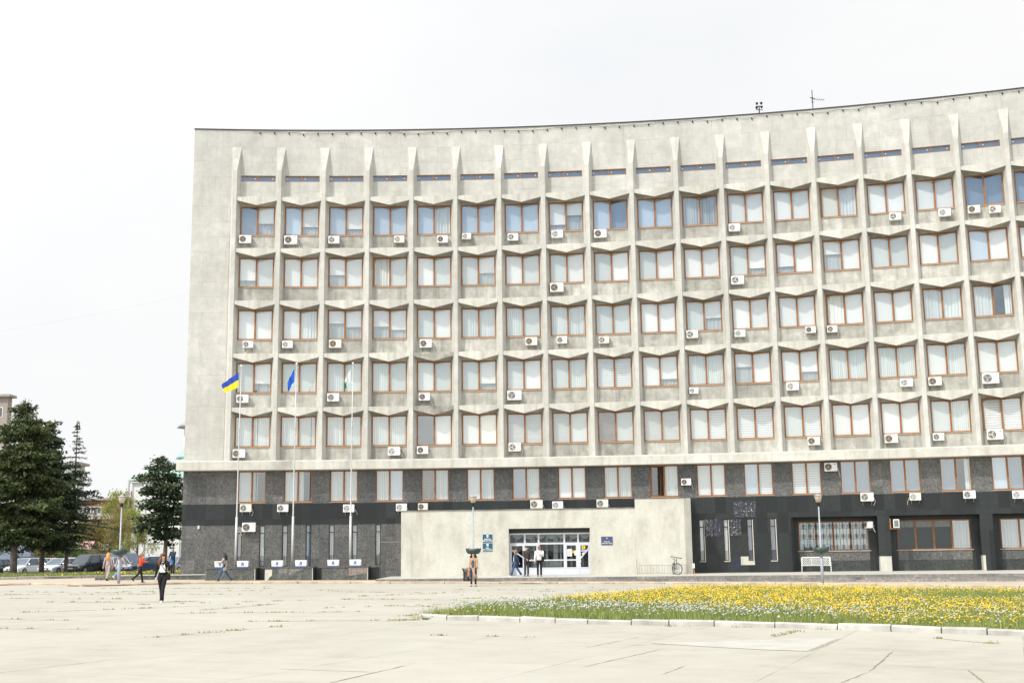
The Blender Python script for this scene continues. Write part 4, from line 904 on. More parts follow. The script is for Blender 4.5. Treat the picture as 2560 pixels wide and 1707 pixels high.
# ============================================================ TREES
M_NEED = leafmat('spruce_needles', (.020,.038,.013), (.12,.15,.045), .7, .12, .5)
M_NEED2 = leafmat('dark_spruce_needles', (.014,.034,.018), (.085,.12,.05), .7, .12, .5)
M_BARK = simple('grey_brown_bark', (.17,.14,.115), .95, var=.45, scale=3, bstr=.6)
M_SPRING = leafmat('young_yellow_green_leaves', (.17,.20,.03), (.42,.42,.09), .6, .4, .6)
M_OLIVE = leafmat('olive_bronze_leaves', (.13,.12,.035), (.33,.26,.08), .6, .4, .6)
M_GREENL = leafmat('fresh_green_leaves', (.06,.12,.02), (.18,.28,.05), .6, .4, .6)
def tufts(P, D, size, seed, per=7, spread=.5, flat=.35, droop=.3):
    """clusters of small leaf faces round points P, drawn out along directions D"""
    r = np.random.default_rng(seed); P = np.repeat(np.array(P),per,0); D = np.repeat(np.array(D),per,0); n = len(P)
    s = np.repeat(np.array(size),per); c = P+r.normal(0,1,(n,3))*np.array([1,1,flat])*spread*s[:,None]; c[:,2] -= droop*s*np.abs(r.normal(0,1,n))
    d = D+r.normal(0,.55,(n,3)); d /= np.linalg.norm(d,axis=1)[:,None]; q = np.cross(d, r.normal(0,1,(n,3))); q /= np.linalg.norm(q,axis=1)[:,None]
    L = s*r.uniform(.5,1.1,n); W_2 = s*r.uniform(.12,.3,n)
    V = np.stack([c-d*L[:,None]*.5, c+q*W_2[:,None], c+d*L[:,None]*.5, c-q*W_2[:,None]],1).reshape(-1,3)
    return V, np.arange(n*4).reshape(-1,4)
def spruce(name, label, loc, H, prof, z0, seed, mat, lean=0, dens=1.0, tr=.2, gaps=.15, size=.30, grp='spruces beside the car park'):
    t = thing(name, label, 'tree', loc, 0, grp); r = random.Random(seed); m = MB()
    ax = lambda z: Vector((lean*z+.12*sin(z*.5+seed), .1*sin(z*.4+seed*2), z))
    m.tube([ax(H*k/12) for k in range(13)], [tr*(1-.93*k/12)+.01 for k in range(13)], 8); m.v = m.v
    m.tube([ax(0)+Vector((0,0,-.1)), ax(.35)], [tr*1.5, tr], 8)
    bm_b = m; P=[]; D=[]; Sz=[]
    z = z0
    while z < H-.15:
        f = (z-z0)/(H-z0); R_ = np.interp(f, [p[0] for p in prof], [p[1] for p in prof]); nb = max(3,int((4+R_*1.8)*dens)); a0_ = r.uniform(0,6.28)
        for b in range(nb):
            if r.random() < gaps: continue
            a = a0_+b*2*pi/nb+r.uniform(-.35,.35); L = R_*r.choice((.45,.7,.85,.95,1.05,1.22))*r.uniform(.88,1.1)*(1+.22*sin(z*3.1+seed)*cos(a*2+seed+z)); dr = r.uniform(.15,.5)
            up = r.uniform(.05,.2) if f < .7 else .5
            pts = []
            for k in range(7):
                s = k/6; pts.append(ax(z)+Vector((cos(a)*L*s, sin(a)*L*s, L*(up*s*.4-dr*s*s+.16*s**4))))
            bm_b.tube(pts, [max(.012,.05*(1-.8*k/6)*min(1,L/2)) for k in range(7)], 4, cap=False)
            n = max(3,int(L/.26))
            for k in range(n):
                s = .18+.82*(k+.5)/n; i = min(5,int(s*6)); p = pts[i].lerp(pts[i+1], s*6-i); dd = (pts[i+1]-pts[i]).normalized()
                wd = .42*L*(1-s)**.6*s**.3+.1
                for side in (-1,0,1):
                    if side and r.random() < .25: continue
                    q = p+Vector((-sin(a),cos(a),0))*side*wd*r.uniform(.4,1); d2 = (dd+Vector((-sin(a),cos(a),0))*side*.8).normalized()
                    P.append(q); D.append(d2); Sz.append(size*r.uniform(.7,1.3)*(.75 if f>.85 else 1))
        z += r.uniform(.30,.48)*(1 if f<.8 else .7)
    for k in range(5): P.append(ax(H-.12*k)); D.append((0,0,1)); Sz.append(.22)
    V,Fq = tufts(P, D, Sz, seed, per=8, spread=.55, flat=.45, droop=.35); cr_ = npmesh('crown', V, Fq, mat, t); m.build('trunk', M_BARK, t, smooth=True)
    return t
spruce('spruce_tree','tall dense dark spruce at the far left edge, pale thick bare trunk',(-40.7,100.8,.12),14.4,[(0,2.9),(.25,3.9),(.5,3.4),(.75,2.3),(.9,1.2),(1,.3)],2.9,3,M_NEED,.02,.9,.32,.20,.36)
spruce('spruce_tree','dense dark spruce just behind the tallest one, second trunk from left',(-40.3,106,.12),13.2,[(0,2.3),(.3,3.0),(.6,2.3),(.8,1.4),(1,.2)],2.6,11,M_NEED2,.0,.9,.24,.20,.36)
spruce('spruce_tree','slender thin-needled spruce with sky showing through its pointed top',(-39.0,108,.12),13.3,[(0,1.9),(.2,2.9),(.42,2.4),(.6,1.4),(.75,.9),(.88,.45),(1,.1)],2.2,23,M_NEED2,.035,.62,.17,.30,.17)
spruce('spruce_tree','bushy dark spruce in front of the white building with green roof',(-27.6,98,.12),9.4,[(0,1.3),(.15,2.3),(.45,2.4),(.7,2.0),(.86,1.4),(.95,.9),(1,.5)],2.6,31,M_NEED2,-.045,.85,.19,.24,.34)
def broadleaf(label, loc, H, R_, zb, seed, mat, n=900, size=.22, grp='leafy trees behind the car park', name='leafy_tree', weep=False):
    t = thing(name, label, 'tree', loc, 0, grp); r = random.Random(seed); m = MB()
    m.tube([(0,0,-.1),(.05,0,H*.25),(.1*r.random(),0,H*.55),(0,.1,H*.85)], [.16,.12,.07,.02], 7); P=[];D=[];Sz=[]; lm = m
    cl = []
    for k in range(16):
        a = r.uniform(0,6.28); zz = zb+(H-zb)*r.uniform(.08,.92); q = math.sqrt(max(.05,1-((zz-zb)/(H-zb)*2-1)**2)); rr = R_*q*r.uniform(.2,.95)
        c = Vector((cos(a)*rr, sin(a)*rr, zz)); cl.append((c, R_*r.uniform(.28,.5))); lm.tube([(0,0,max(.5,zz-rr*.8)),tuple(c*.6+Vector((0,0,zz*.35))),tuple(c)], [.05,.03,.012], 5)
    for k in range(n):
        c, s = r.choice(cl); d = Vector((r.gauss(0,1),r.gauss(0,1),r.gauss(0,1))).normalized()*s*r.uniform(.35,1); 
        if weep: d.z = -abs(d.z)*2.2
        P.append(c+d); D.append((r.gauss(0,.4),r.gauss(0,.4),-1) if weep else (r.gauss(0,1),r.gauss(0,1),r.gauss(0,1))); Sz.append(size*r.uniform(.7,1.3))
    D = [tuple(Vector(d).normalized()) for d in D]
    m.build('trunk', M_BARK, t, smooth=True); V,Fq = tufts(P,D,Sz,seed,per=5,spread=.6,flat=1,droop=.1); c_ = npmesh('crown',V,Fq,mat,t); return t
broadleaf('tall pale yellow-green drooping tree rising above the brick block',(-47.8,150,.1),10.2,2.6,3.5,1,M_SPRING,1100,.26,weep=True)
broadleaf('bronze-green bushy tree beside the slender spruce',(-48.6,140,.1),7.2,3.0,.8,2,M_OLIVE,1300,.24)
broadleaf('olive tree directly behind the leftmost lamp post',(-45.2,138,.1),6.4,2.7,.6,3,M_OLIVE,1200,.22)
broadleaf('bright yellow-green tree against the white wall corner',(-43.6,143,.1),7.4,2.1,.8,4,M_SPRING,1000,.22)
broadleaf('fresh green bush low behind the dark parked suv',(-47.2,131,.1),3.6,2.3,.3,5,M_GREENL,900,.22,name='leafy_bush')
broadleaf('dark green bush between the small shop and the leafy trees',(-50.2,133,.1),4.6,2.1,.3,6,M_GREENL,900,.24,name='leafy_bush')
# ============================================================ PEOPLE
M_SKIN = simple('skin', (.62,.38,.27), .55, var=.05)
def fab(n, c, var=.12): return simple(n, c, .85, var=var, scale=9)
def limb(a, b): return (Vector(b)-Vector(a))
def skinned(verts, edges, rad, name, mat, parent, sub=2):
    me = bpy.data.meshes.new('sk'); me.from_pydata([tuple(v) for v in verts], edges, []); o = bpy.data.objects.new('sk', me); C.objects.link(o)
    md = o.modifiers.new('s','SKIN'); md.use_smooth_shade = True; md.branch_smoothing = .6
    L = me.skin_vertices[0].data
    for i, r in enumerate(rad): L[i].radius = (r,r) if not isinstance(r,tuple) else r
    L[0].use_root = True
    s = o.modifiers.new('u','SUBSURF'); s.levels = sub; s.render_levels = sub
    dg = bpy.context.evaluated_depsgraph_get(); dg.update(); ev = bpy.data.meshes.new_from_object(o.evaluated_get(dg))
    bpy.data.objects.remove(o); ev.materials.clear(); ev.materials.append(mat); ev.name = name
    for p in ev.polygons: p.use_smooth = True
    return link(name, ev, parent)
def rings(mb, R_, n=14, m=0):     # R_: list of (centre, rx, ry, yaw)
    vs = []
    for c, a, b, *yw in R_:
        y_ = yw[0] if yw else 0
        for k in range(n):
            t = 2*pi*k/n; x, y = a*cos(t), b*sin(t); vs.append((c[0]+x*cos(y_)-y*sin(y_), c[1]+x*sin(y_)+y*cos(y_), c[2]))
    L = len(R_); fs = [(i*n+k,i*n+(k+1)%n,(i+1)*n+(k+1)%n,(i+1)*n+k) for i in range(L-1) for k in range(n)]
    fs += [tuple(range(n-1,-1,-1)), tuple((L-1)*n+k for k in range(n))]; mb.add(vs, fs, m)
def person(label, loc, rz, H, legs, arms, cl, lean=0, head=(0,0), grp=None):
    """faces -Y locally.  legs: (thigh swing, knee bend) left,right; arms: (swing, outward, elbow, inward) left,right (radians via degrees)"""
    t = thing('person', label, 'person', loc, rz, grp); k = H/1.75; t.scale = (k,k,k)
    hipz = .93; J = {}; female = cl.get('f',0); sw_ = .165 if female else .195
    for s,(th,kb) in zip((1,-1), legs):    # s=+1 is local +x, the right side of the picture when facing us
        th, kb = RAD(th), RAD(kb); h = Vector((s*.09,0,hipz)); kn = h+.45*Vector((s*.01,-sin(th),-cos(th))); an = kn+.42*Vector((0,-sin(th-kb),-cos(th-kb)))
        nr = cl.get('narrow',0); kn.x -= s*nr*.6; an.x -= s*nr; J[s] = [h,kn,an,th-kb]
    low = min(J[1][2].z-.075, J[-1][2].z-.075)
    dz = Vector((0,0,-low))
    for s in J: J[s][:3] = [p+dz for p in J[s][:3]]
    pel = Vector((0,0,hipz+.02))+dz; ln = Vector((0,-sin(lean),cos(lean)))
    wa = pel+ln*.17; ch = pel+ln*.36; nk = pel+ln*.53; hd = pel+ln*.66+Vector((0,-.015,0))
    V = [pel,wa,ch,nk,hd,hd+Vector((0,-.004,.07))]; E_ = [(0,1),(1,2),(2,3),(3,4),(4,5)]; R = [(.135,.10),(.115,.085),(.15,.095),.052,(.085,.095),(.07,.078)]
    tips = {}
    for s in (1,-1):
        h,kn,an,ft = J[s]; b = len(V); toe = an+Vector((0,-.13*cos(ft),-.05+.13*sin(ft)*-1*0))
        if ft < -.25: toe = an+Vector((0,-.08,-.09))
        V += [h,kn,an,toe]; R += [.085,.056,.04,.034]; E_ += [(0,b),(b,b+1),(b+1,b+2),(b+2,b+3)]; J[s].append(toe)
    for s,(a_,ab,el,inn) in zip((1,-1), arms):
        a_,ab,el,inn = map(RAD,(a_,ab,el,inn)); sh = ch+ln*.12+Vector((s*sw_,0,0)); u_ = Vector((s*sin(ab),-sin(a_)*cos(ab),-cos(a_)*cos(ab))); e = sh+u_*.285
        f_ = Vector((s*sin(ab)*.5-s*sin(inn),-sin(a_+el)*cos(inn),-cos(a_+el)*cos(inn))).normalized(); w__ = e+f_*.25; b = len(V)
        pm = w__+f_*.075; V += [sh,e,w__,pm]; R += [.052,.038,.026,(.036,.018)]; E_ += [(2,b),(b,b+1),(b+1,b+2),(b+2,b+3)]
        side = f_.cross(Vector((0,-1,0) if abs(f_.y)<.8 else (0,0,1))).normalized(); curl = f_.cross(side).normalized()
        for q,(off,ln_) in enumerate(((-.027,.062),(-.009,.074),(.009,.070),(.027,.054))):
            b2 = len(V); p1 = pm+side*off+f_*.02; p2 = p1+(f_*.85+curl*.35*(1 if q%2 else 1.2)).normalized()*ln_*.55; p3 = p2+(f_*.4+curl*.8).normalized()*ln_*.45
            V += [p1,p2,p3]; R += [.0095,.0085,.0075]; E_ += [(b+3,b2),(b2,b2+1),(b2+1,b2+2)]
        b2 = len(V); V += [w__+f_*.03-side*.035, w__+f_*.065-side*.055+curl*.01]; R += [.011,.009]; E_ += [(b+2,b2),(b2,b2+1)]
        tips[s] = (sh,e,w__,pm,f_)
    skinned(V, E_, R, 'body', cl.get('skin',M_SKIN), t, 1)
    hy, hp = RAD(head[0]), RAD(head[1]); HM = Matrix.Translation(hd+Vector((0,0,.02))) @ Matrix.Rotation(hy,4,'Z') @ Matrix.Rotation(hp,4,'X')
    # face
    for s in (1,-1): MB().sphere((s*.033,-.098,.012),(.014,.008,.008),8,0,4).build('eye', M_EYE, t, xf=HM); MB().box(s*.033-.018,s*.033+.018,-.107,-.097,.030,.036).build('eyebrow', cl['hairm'], t, xf=HM); MB().sphere((s*.090,-.002,.0),(.012,.022,.032),8,0,4).build('ear', M_SKIN, t, xf=HM)
    MB().sphere((0,-.105,-.012),(.013,.020,.026),8,0,4).build('nose', M_SKIN, t, xf=HM)
    MB().sphere((0,-.094,-.052),(.026,.012,.008),8,0,4).build('mouth', M_LIP, t, xf=HM)
    if cl.get('glasses'): MB().box(-.07,.07,-.118,-.108,.0,.026).build('sunglasses', M_BLACKM, t, xf=HM)
    if cl.get('beard'): MB().sphere((0,-.06,-.06),(.065,.05,.05),10,0,6).build('beard', cl['hairm'], t, xf=HM)
    # hair
    m = MB(); hl = cl.get('hair',0)
    vs=[];fs=[];n=14;kz_=8
    for i in range(kz_+1):
        th = (i/kz_)*(.62*pi if hl else .5*pi)
        for q in range(n):
            a = 2*pi*q/n; fr = max(0,-sin(a)); tt = th*(1-.42*fr)
            vs.append((.104*sin(tt)*cos(a), .116*sin(tt)*sin(a)+.012, .03+.108*cos(tt)))
    fs = [(i*n+q,i*n+(q+1)%n,(i+1)*n+(q+1)%n,(i+1)*n+q) for i in range(kz_) for q in range(n)]; m.add(vs,fs)
    if hl:
        r = random.Random(int(H*1000)); 
        for q in range(26):
            a = RAD(-25+230*q/25); p0 = Vector((.095*cos(a),.10*sin(a)+.015,.04)); wv = .02*sin(q*1.7)
            L = hl*r.uniform(.85,1.05); bulge = cl.get('vol',.03)
            m.tube([p0, p0+Vector((.3*bulge*cos(a),.3*bulge*sin(a),-.35*L)), p0+Vector((cos(a)*bulge+wv,sin(a)*bulge*.8,-.7*L)), p0+Vector((cos(a)*bulge*.6-wv,sin(a)*bulge*.4+.01,-L))], [.03,.032,.03,.012], 6)
    m.build('hair', cl['hairm'], t, smooth=True, xf=HM)
    # trousers
    if cl.get('legs'):
        m = MB(); fl = cl.get('flare',0)
        rings(m, [(pel+ln*.10,.135,.10),(pel+ln*.02,.158,.118),(pel-ln*.07,.150,.112),(pel-ln*.12,.10,.09)])
        for s in (1,-1):
            h,kn,an,ft,toe = J[s]; cut = cl.get('cut',1.0); end = kn.lerp(an,cut)
            m.tube([h+Vector((-s*.012,0,.03)), h.lerp(kn,.35), kn, kn.lerp(end,.5), end+Vector((0,0,-.01))], [.098,.088,.064,.058+fl*.4,.052+fl], 10)
        m.build('trousers', cl['legs'], t, smooth=True)
    # skirt of a coat or dress, then torso, then sleeves: one garment
    jm = cl['top']; m = MB(); ext = cl.get('coat',0); b0 = pel+ln*(cl.get('hem',.0))
    R_ = []
    if ext:
        swing = .10+.28*ext
        oy = cl.get('open',0); R_ += [(pel+Vector((0,.02+oy,-ext)),.17+.06*ext,.13+.08*ext),(pel+Vector((0,.01+oy*.8,-ext*.5)),.178,.145-oy*.3)]
    R_ += [(b0,.163,.122),(pel+ln*.10,.150 if female else .158,.112),(wa+ln*.03,.142 if female else .160,.110),(ch,sw_*.93,.122),(ch+ln*.09,sw_*.98,.112),(ch+ln*.145,sw_*.62,.085),(nk-ln*.005,.066,.064)]
    rings(m, R_)
    for s in (1,-1):
        sh,e,w__,pm,f_ = tips[s]; sl_ = cl.get('sleeve',1.0); we = e.lerp(w__,sl_)
        m.tube([sh+Vector((-s*.05,0,.012)), sh+Vector((s*.012,0,-.01)), sh.lerp(e,.55), e, e.lerp(we,.55), we], [.055,.066,.056,.050,.045,.042], 10)
    m.build(cl.get('topname','jacket'), jm, t, smooth=True)
    if cl.get('shirt'):      # opening down the front showing what is worn under the jacket
        m = MB(); x0 = cl.get('shw',.055); z1 = cl.get('shz',.0)
        P = [(-x0*.7,-.125,0),(x0*.7,-.125,0),(x0,-.136,.14),(x0,-.134,.25),(x0*.8,-.126,.38),(.03,-.09,.50),(-.03,-.09,.50),(-x0*.8,-.126,.38),(-x0,-.134,.25),(-x0,-.136,.14)]
        P = [pel+Vector((p[0],p[1]-sin(lean)*p[2],max(p[2],z1))) for p in P]; Q = [p+Vector((0,.02,0)) for p in P]; n = len(P)
        m.add(P+Q,[tuple(range(n)),tuple(range(2*n-1,n-1,-1))]+[(i,(i+1)%n,n+(i+1)%n,n+i) for i in range(n)]); m.build('shirt', cl['shirt'], t)
    m = MB(); rings(m, [(nk-ln*.02,.07,.068),(nk+ln*.025,.056,.058)]); m.build('collar', cl.get('shirt') or jm, t, smooth=True)
    for s in (1,-1):
        h,kn,an,ft,toe = J[s]; d = (toe-an); f2 = Vector((0,d.y,0)).normalized() if abs(d.y)>1e-3 else Vector((0,-1,0))
        sx = MB(); tilt = max(0,-ft)*.9
        rings(sx, [((0,-.035,-.075),.044,.128),((0,-.035,-.05),.045,.130),((0,-.015,-.02),.040,.085),((0,.005,.02),.036,.042)], 12)
        sx.build('shoe', cl['shoe'], t, smooth=True, xf=Matrix.Translation(an) @ Matrix.Rotation(tilt,4,'X'))
    return t, k, pel, ch, tips, ln, Matrix.LocRotScale(Vector(loc), Euler((0,0,rz)), Vector((k,k,k)))
M_EYE = simple('dark_eye', (.03,.02,.015), .3); M_LIP = simple('lips', (.45,.16,.14), .5)
HB = simple('long_brown_hair',(.13,.06,.025),.6,var=.35); HK = simple('black_hair',(.012,.01,.01),.5); HBL = simple('orange_blond_hair',(.58,.30,.10),.6,var=.25); HR = simple('auburn_hair',(.20,.05,.03),.6); HD = simple('short_dark_hair',(.035,.022,.016),.7); HL = simple('light_brown_hair',(.30,.16,.07),.6,var=.2)
BLK = fab('black_cloth',(.005,.005,.006)); WHT = fab('white_cloth',(.78,.78,.76),.04); CAM = fab('camel_wool',(.50,.33,.19)); NAV = fab('navy_cloth',(.018,.032,.075)); JEA = fab('blue_denim',(.03,.075,.18),.25); DEN = fab('dark_denim',(.02,.045,.11),.2); LJE = fab('light_blue_denim',(.16,.30,.55),.2); GRB = fab('greige_wool',(.42,.375,.33)); RED = fab('orange_red_jacket',(.60,.06,.02)); TAU = fab('dusty_pink_wool',(.42,.33,.31)); LEA = fab('dark_leather',(.06,.052,.05),.3); CHA = fab('charcoal_cloth',(.035,.038,.042)); PRT = fab('patterned_dark_blouse',(.07,.07,.12),.9); DSH = fab('black_shoe',(.012,.012,.012)); WSH = fab('white_shoe',(.72,.72,.70),.04); DBL = fab('dark_blue_cloth',(.01,.035,.08))
def held(name, label, cat, mb_parts, mw):
    t = thing(name, label, cat); t.matrix_world = mw
    for nm, m, mat in mb_parts: m.build(nm, mat, t, smooth=nm in('bag_body','strap'))
    return t
def bagparts(c, sz, strap, mat, smat=None, hb=True):
    m = MB(); rings(m, [((c[0],c[1],c[2]-sz[2]),sz[0]*.85,sz[1]),((c[0],c[1],c[2]-sz[2]*.5),sz[0],sz[1]*1.1),((c[0],c[1],c[2]+sz[2]*.6),sz[0]*.95,sz[1]),((c[0],c[1],c[2]+sz[2]),sz[0]*.8,sz[1]*.6)],12)
    s = MB().tube(strap, .011, 6); return [('bag_body',m,mat),('strap',s,smat or mat)]
# girl with the phone in the foreground
g = person('young woman in white cropped top and open black jacket, holding up a blue phone',(-12.29,43.35,gz(-12.3)),RAD(12),1.69,((17,6),(-15,12)),((22,14,112,-8),(-4,10,12,2)),
    dict(f=1,narrow=.085,hairm=HB,hair=.42,vol=.06,legs=BLK,flare=.022,top=BLK,hem=.07,shirt=WHT,shw=.10,shz=.12,shoe=WSH),head=(28,0))
t_,k_,pel,ch,tips,ln,mw = g; pm = tips[1][3]
ph = thing('phone','blue phone case held up in the young woman\'s raised hand','phone'); ph.matrix_world = mw @ Matrix.Translation(pm+Vector((-.01,-.03,.07))) @ Matrix.Rotation(RAD(-25),4,'Y')
MB().box(-.042,.042,-.008,.008,-.08,.08).build('phone_case', fab('bright_blue_case',(.03,.20,.50)), ph, bevel=.006); MB().box(-.037,.037,.008,.010,-.074,.074).build('screen', M_BLACKM, ph)
held('shoulder_bag','small black crossbody bag at the hip of the woman with phone','bag',bagparts((.20,-.06,pel.z-.03),(.085,.045,.12),[(.17,-.09,pel.z+.08),(.05,-.155,pel.z+.26),(-.09,-.135,ch.z+.10),(-.10,.0,ch.z+.20),(-.02,.13,ch.z),(.14,.12,pel.z+.14),(.2,.02,pel.z+.06)],BLK),mw)
pr = tips[-1][3]; b_ = thing('rolled_umbrella','thin white rolled umbrella in the young woman\'s lowered hand','umbrella'); b_.matrix_world = mw
MB().tube([pr+Vector((0,0,-.06)),pr+Vector((.02,-.02,.02)),pr+Vector((.13,-.05,.36))],[.012,.014,.008],6).build('shaft', WHT, b_)
# woman in the camel coat
g = person('dark haired woman in a long open camel coat walking below the middle lamp post',(-2.08,62.5,gz(-2)),RAD(-14),1.68,((-3,6),(10,8)),((-2,8,10,2),(2,9,14,4)),
    dict(f=1,hairm=HK,hair=.24,vol=.07,legs=NAV,cut=.86,top=CAM,coat=.56,open=.05,shirt=PRT,shw=.07,shoe=NAV),head=(-3,0))
t_,k_,pel,ch,tips,ln,mw = g
held('shoulder_bag','brown leather bag hanging beside the camel coat','bag',bagparts((-.24,-.02,pel.z-.33),(.09,.06,.15),[(-.24,-.02,pel.z-.17),(-.25,-.02,pel.z+.0),(-.15,-.10,pel.z+.2),(.02,-.14,ch.z+.05),(.06,-.08,ch.z+.17)],fab('tan_leather',(.36,.17,.08)),GRB),mw)
MB().box(-.055,.10,-.0,.02,-.5,0).build('t', CAM)
# at the doors
person('woman in a dark denim jacket and blue jeans striding left past the entrance',(.05,75.4,.15),RAD(-82),1.62,((24,6),(-20,14)),((-26,8,10,0),(10,8,20,0)),
    dict(f=1,hairm=HL,hair=.14,vol=.03,glasses=1,legs=JEA,flare=.02,top=DEN,hem=.04,shirt=WHT,shw=.05,shoe=WSH),head=(0,4))
person('man in grey quilted leather jacket standing beside the left door',(.72,75.6,.15),RAD(38),1.80,((2,2),(-2,2)),((8,12,40,20),(8,12,40,20)),
    dict(hairm=HD,legs=CHA,top=LEA,hem=.03,shoe=DSH),head=(38,0))
g = person('bearded man in white shirt and black trousers with hand at his chin',(1.46,73.6,.15),RAD(0),1.78,((1,2),(-1,2)),((24,6,138,28),(0,10,6,0)),
    dict(hairm=HL,beard=1,glasses=1,legs=BLK,top=WHT,hem=-.02,topname='shirt',shoe=DSH),head=(-14,10))
t_,k_,pel,ch,tips,ln,mw = g
held('shoulder_bag','black messenger bag at the hip of the man in white shirt','bag',bagparts((.20,-.04,pel.z+.02),(.08,.05,.09),[(.18,-.09,pel.z+.1),(.03,-.15,pel.z+.26),(-.12,-.11,ch.z+.13),(-.10,.06,ch.z+.16),(.10,.14,ch.z-.1),(.2,.04,pel.z+.1)],BLK),mw)
# left pavement
g = person('woman in a long grey coat walking left in front of the granite plinths',(-17.3,73.9,.1),RAD(-86),1.68,((24,4),(-22,16)),((34,6,62,6),(30,6,60,6)),
    dict(f=1,hairm=HK,hair=.34,vol=.03,legs=JEA,top=GRB,coat=.26,shoe=DSH),head=(0,14))
t_,k_,pel,ch,tips,ln,mw = g
held('shoulder_bag','round black handbag against the walking woman in grey coat','bag',bagparts((.20,.04,pel.z+.08),(.12,.045,.08),[(.2,-.04,pel.z+.14),(.2,-.02,ch.z+.10),(.16,.05,ch.z+.18),(.2,.12,pel.z+.14)],BLK),mw)
g = person('woman in an orange-red jacket with short brown hair walking away',(-21.4,71.0,gz(-21.4)+.04),RAD(128),1.66,((14,4),(-20,30)),((10,8,100,0),(6,12,100,20)),
    dict(f=1,hairm=HL,hair=.12,vol=.05,legs=BLK,top=RED,hem=.0,shoe=DSH),head=(10,0),lean=.05)
t_,k_,pel,ch,tips,ln,mw = g
held('shoulder_bag','grey handbag on the arm of the woman in orange-red jacket','bag',bagparts((.26,.03,pel.z+.05),(.13,.06,.10),[(.2,.03,pel.z+.14),(.24,.03,ch.z+.02),(.22,.06,ch.z+.1),(.30,.03,pel.z+.14)],fab('grey_leather',(.17,.18,.18))),mw)
person('blond woman in a dusty pink suit walking away on the left pavement',(-25.1,76.6,gz(-25)+.04),RAD(172),1.70,((12,4),(-14,16)),((-14,14,8,0),(10,10,10,0)),
    dict(f=1,hairm=HBL,hair=.42,vol=.03,legs=TAU,flare=.02,top=TAU,hem=-.04,shoe=DSH))
person('auburn haired woman in a greige coat and jeans behind the leftmost lamp post',(-23.9,75.2,gz(-24)+.04),RAD(150),1.66,((8,2),(-30,26)),((-10,20,8,0),(14,26,20,0)),
    dict(f=1,hairm=HR,hair=.30,vol=.04,legs=LJE,top=TAU,coat=.2,shoe=WSH))
person('man in dark blue jacket standing by the right spruce trunk, head bowed',(-22.3,80.9,.40),RAD(-30),1.78,((0,2),(0,2)),((16,8,60,30),(16,8,60,30)),
    dict(hairm=HD,legs=CHA,top=DBL,hem=-.06,shoe=DSH),head=(-8,18))
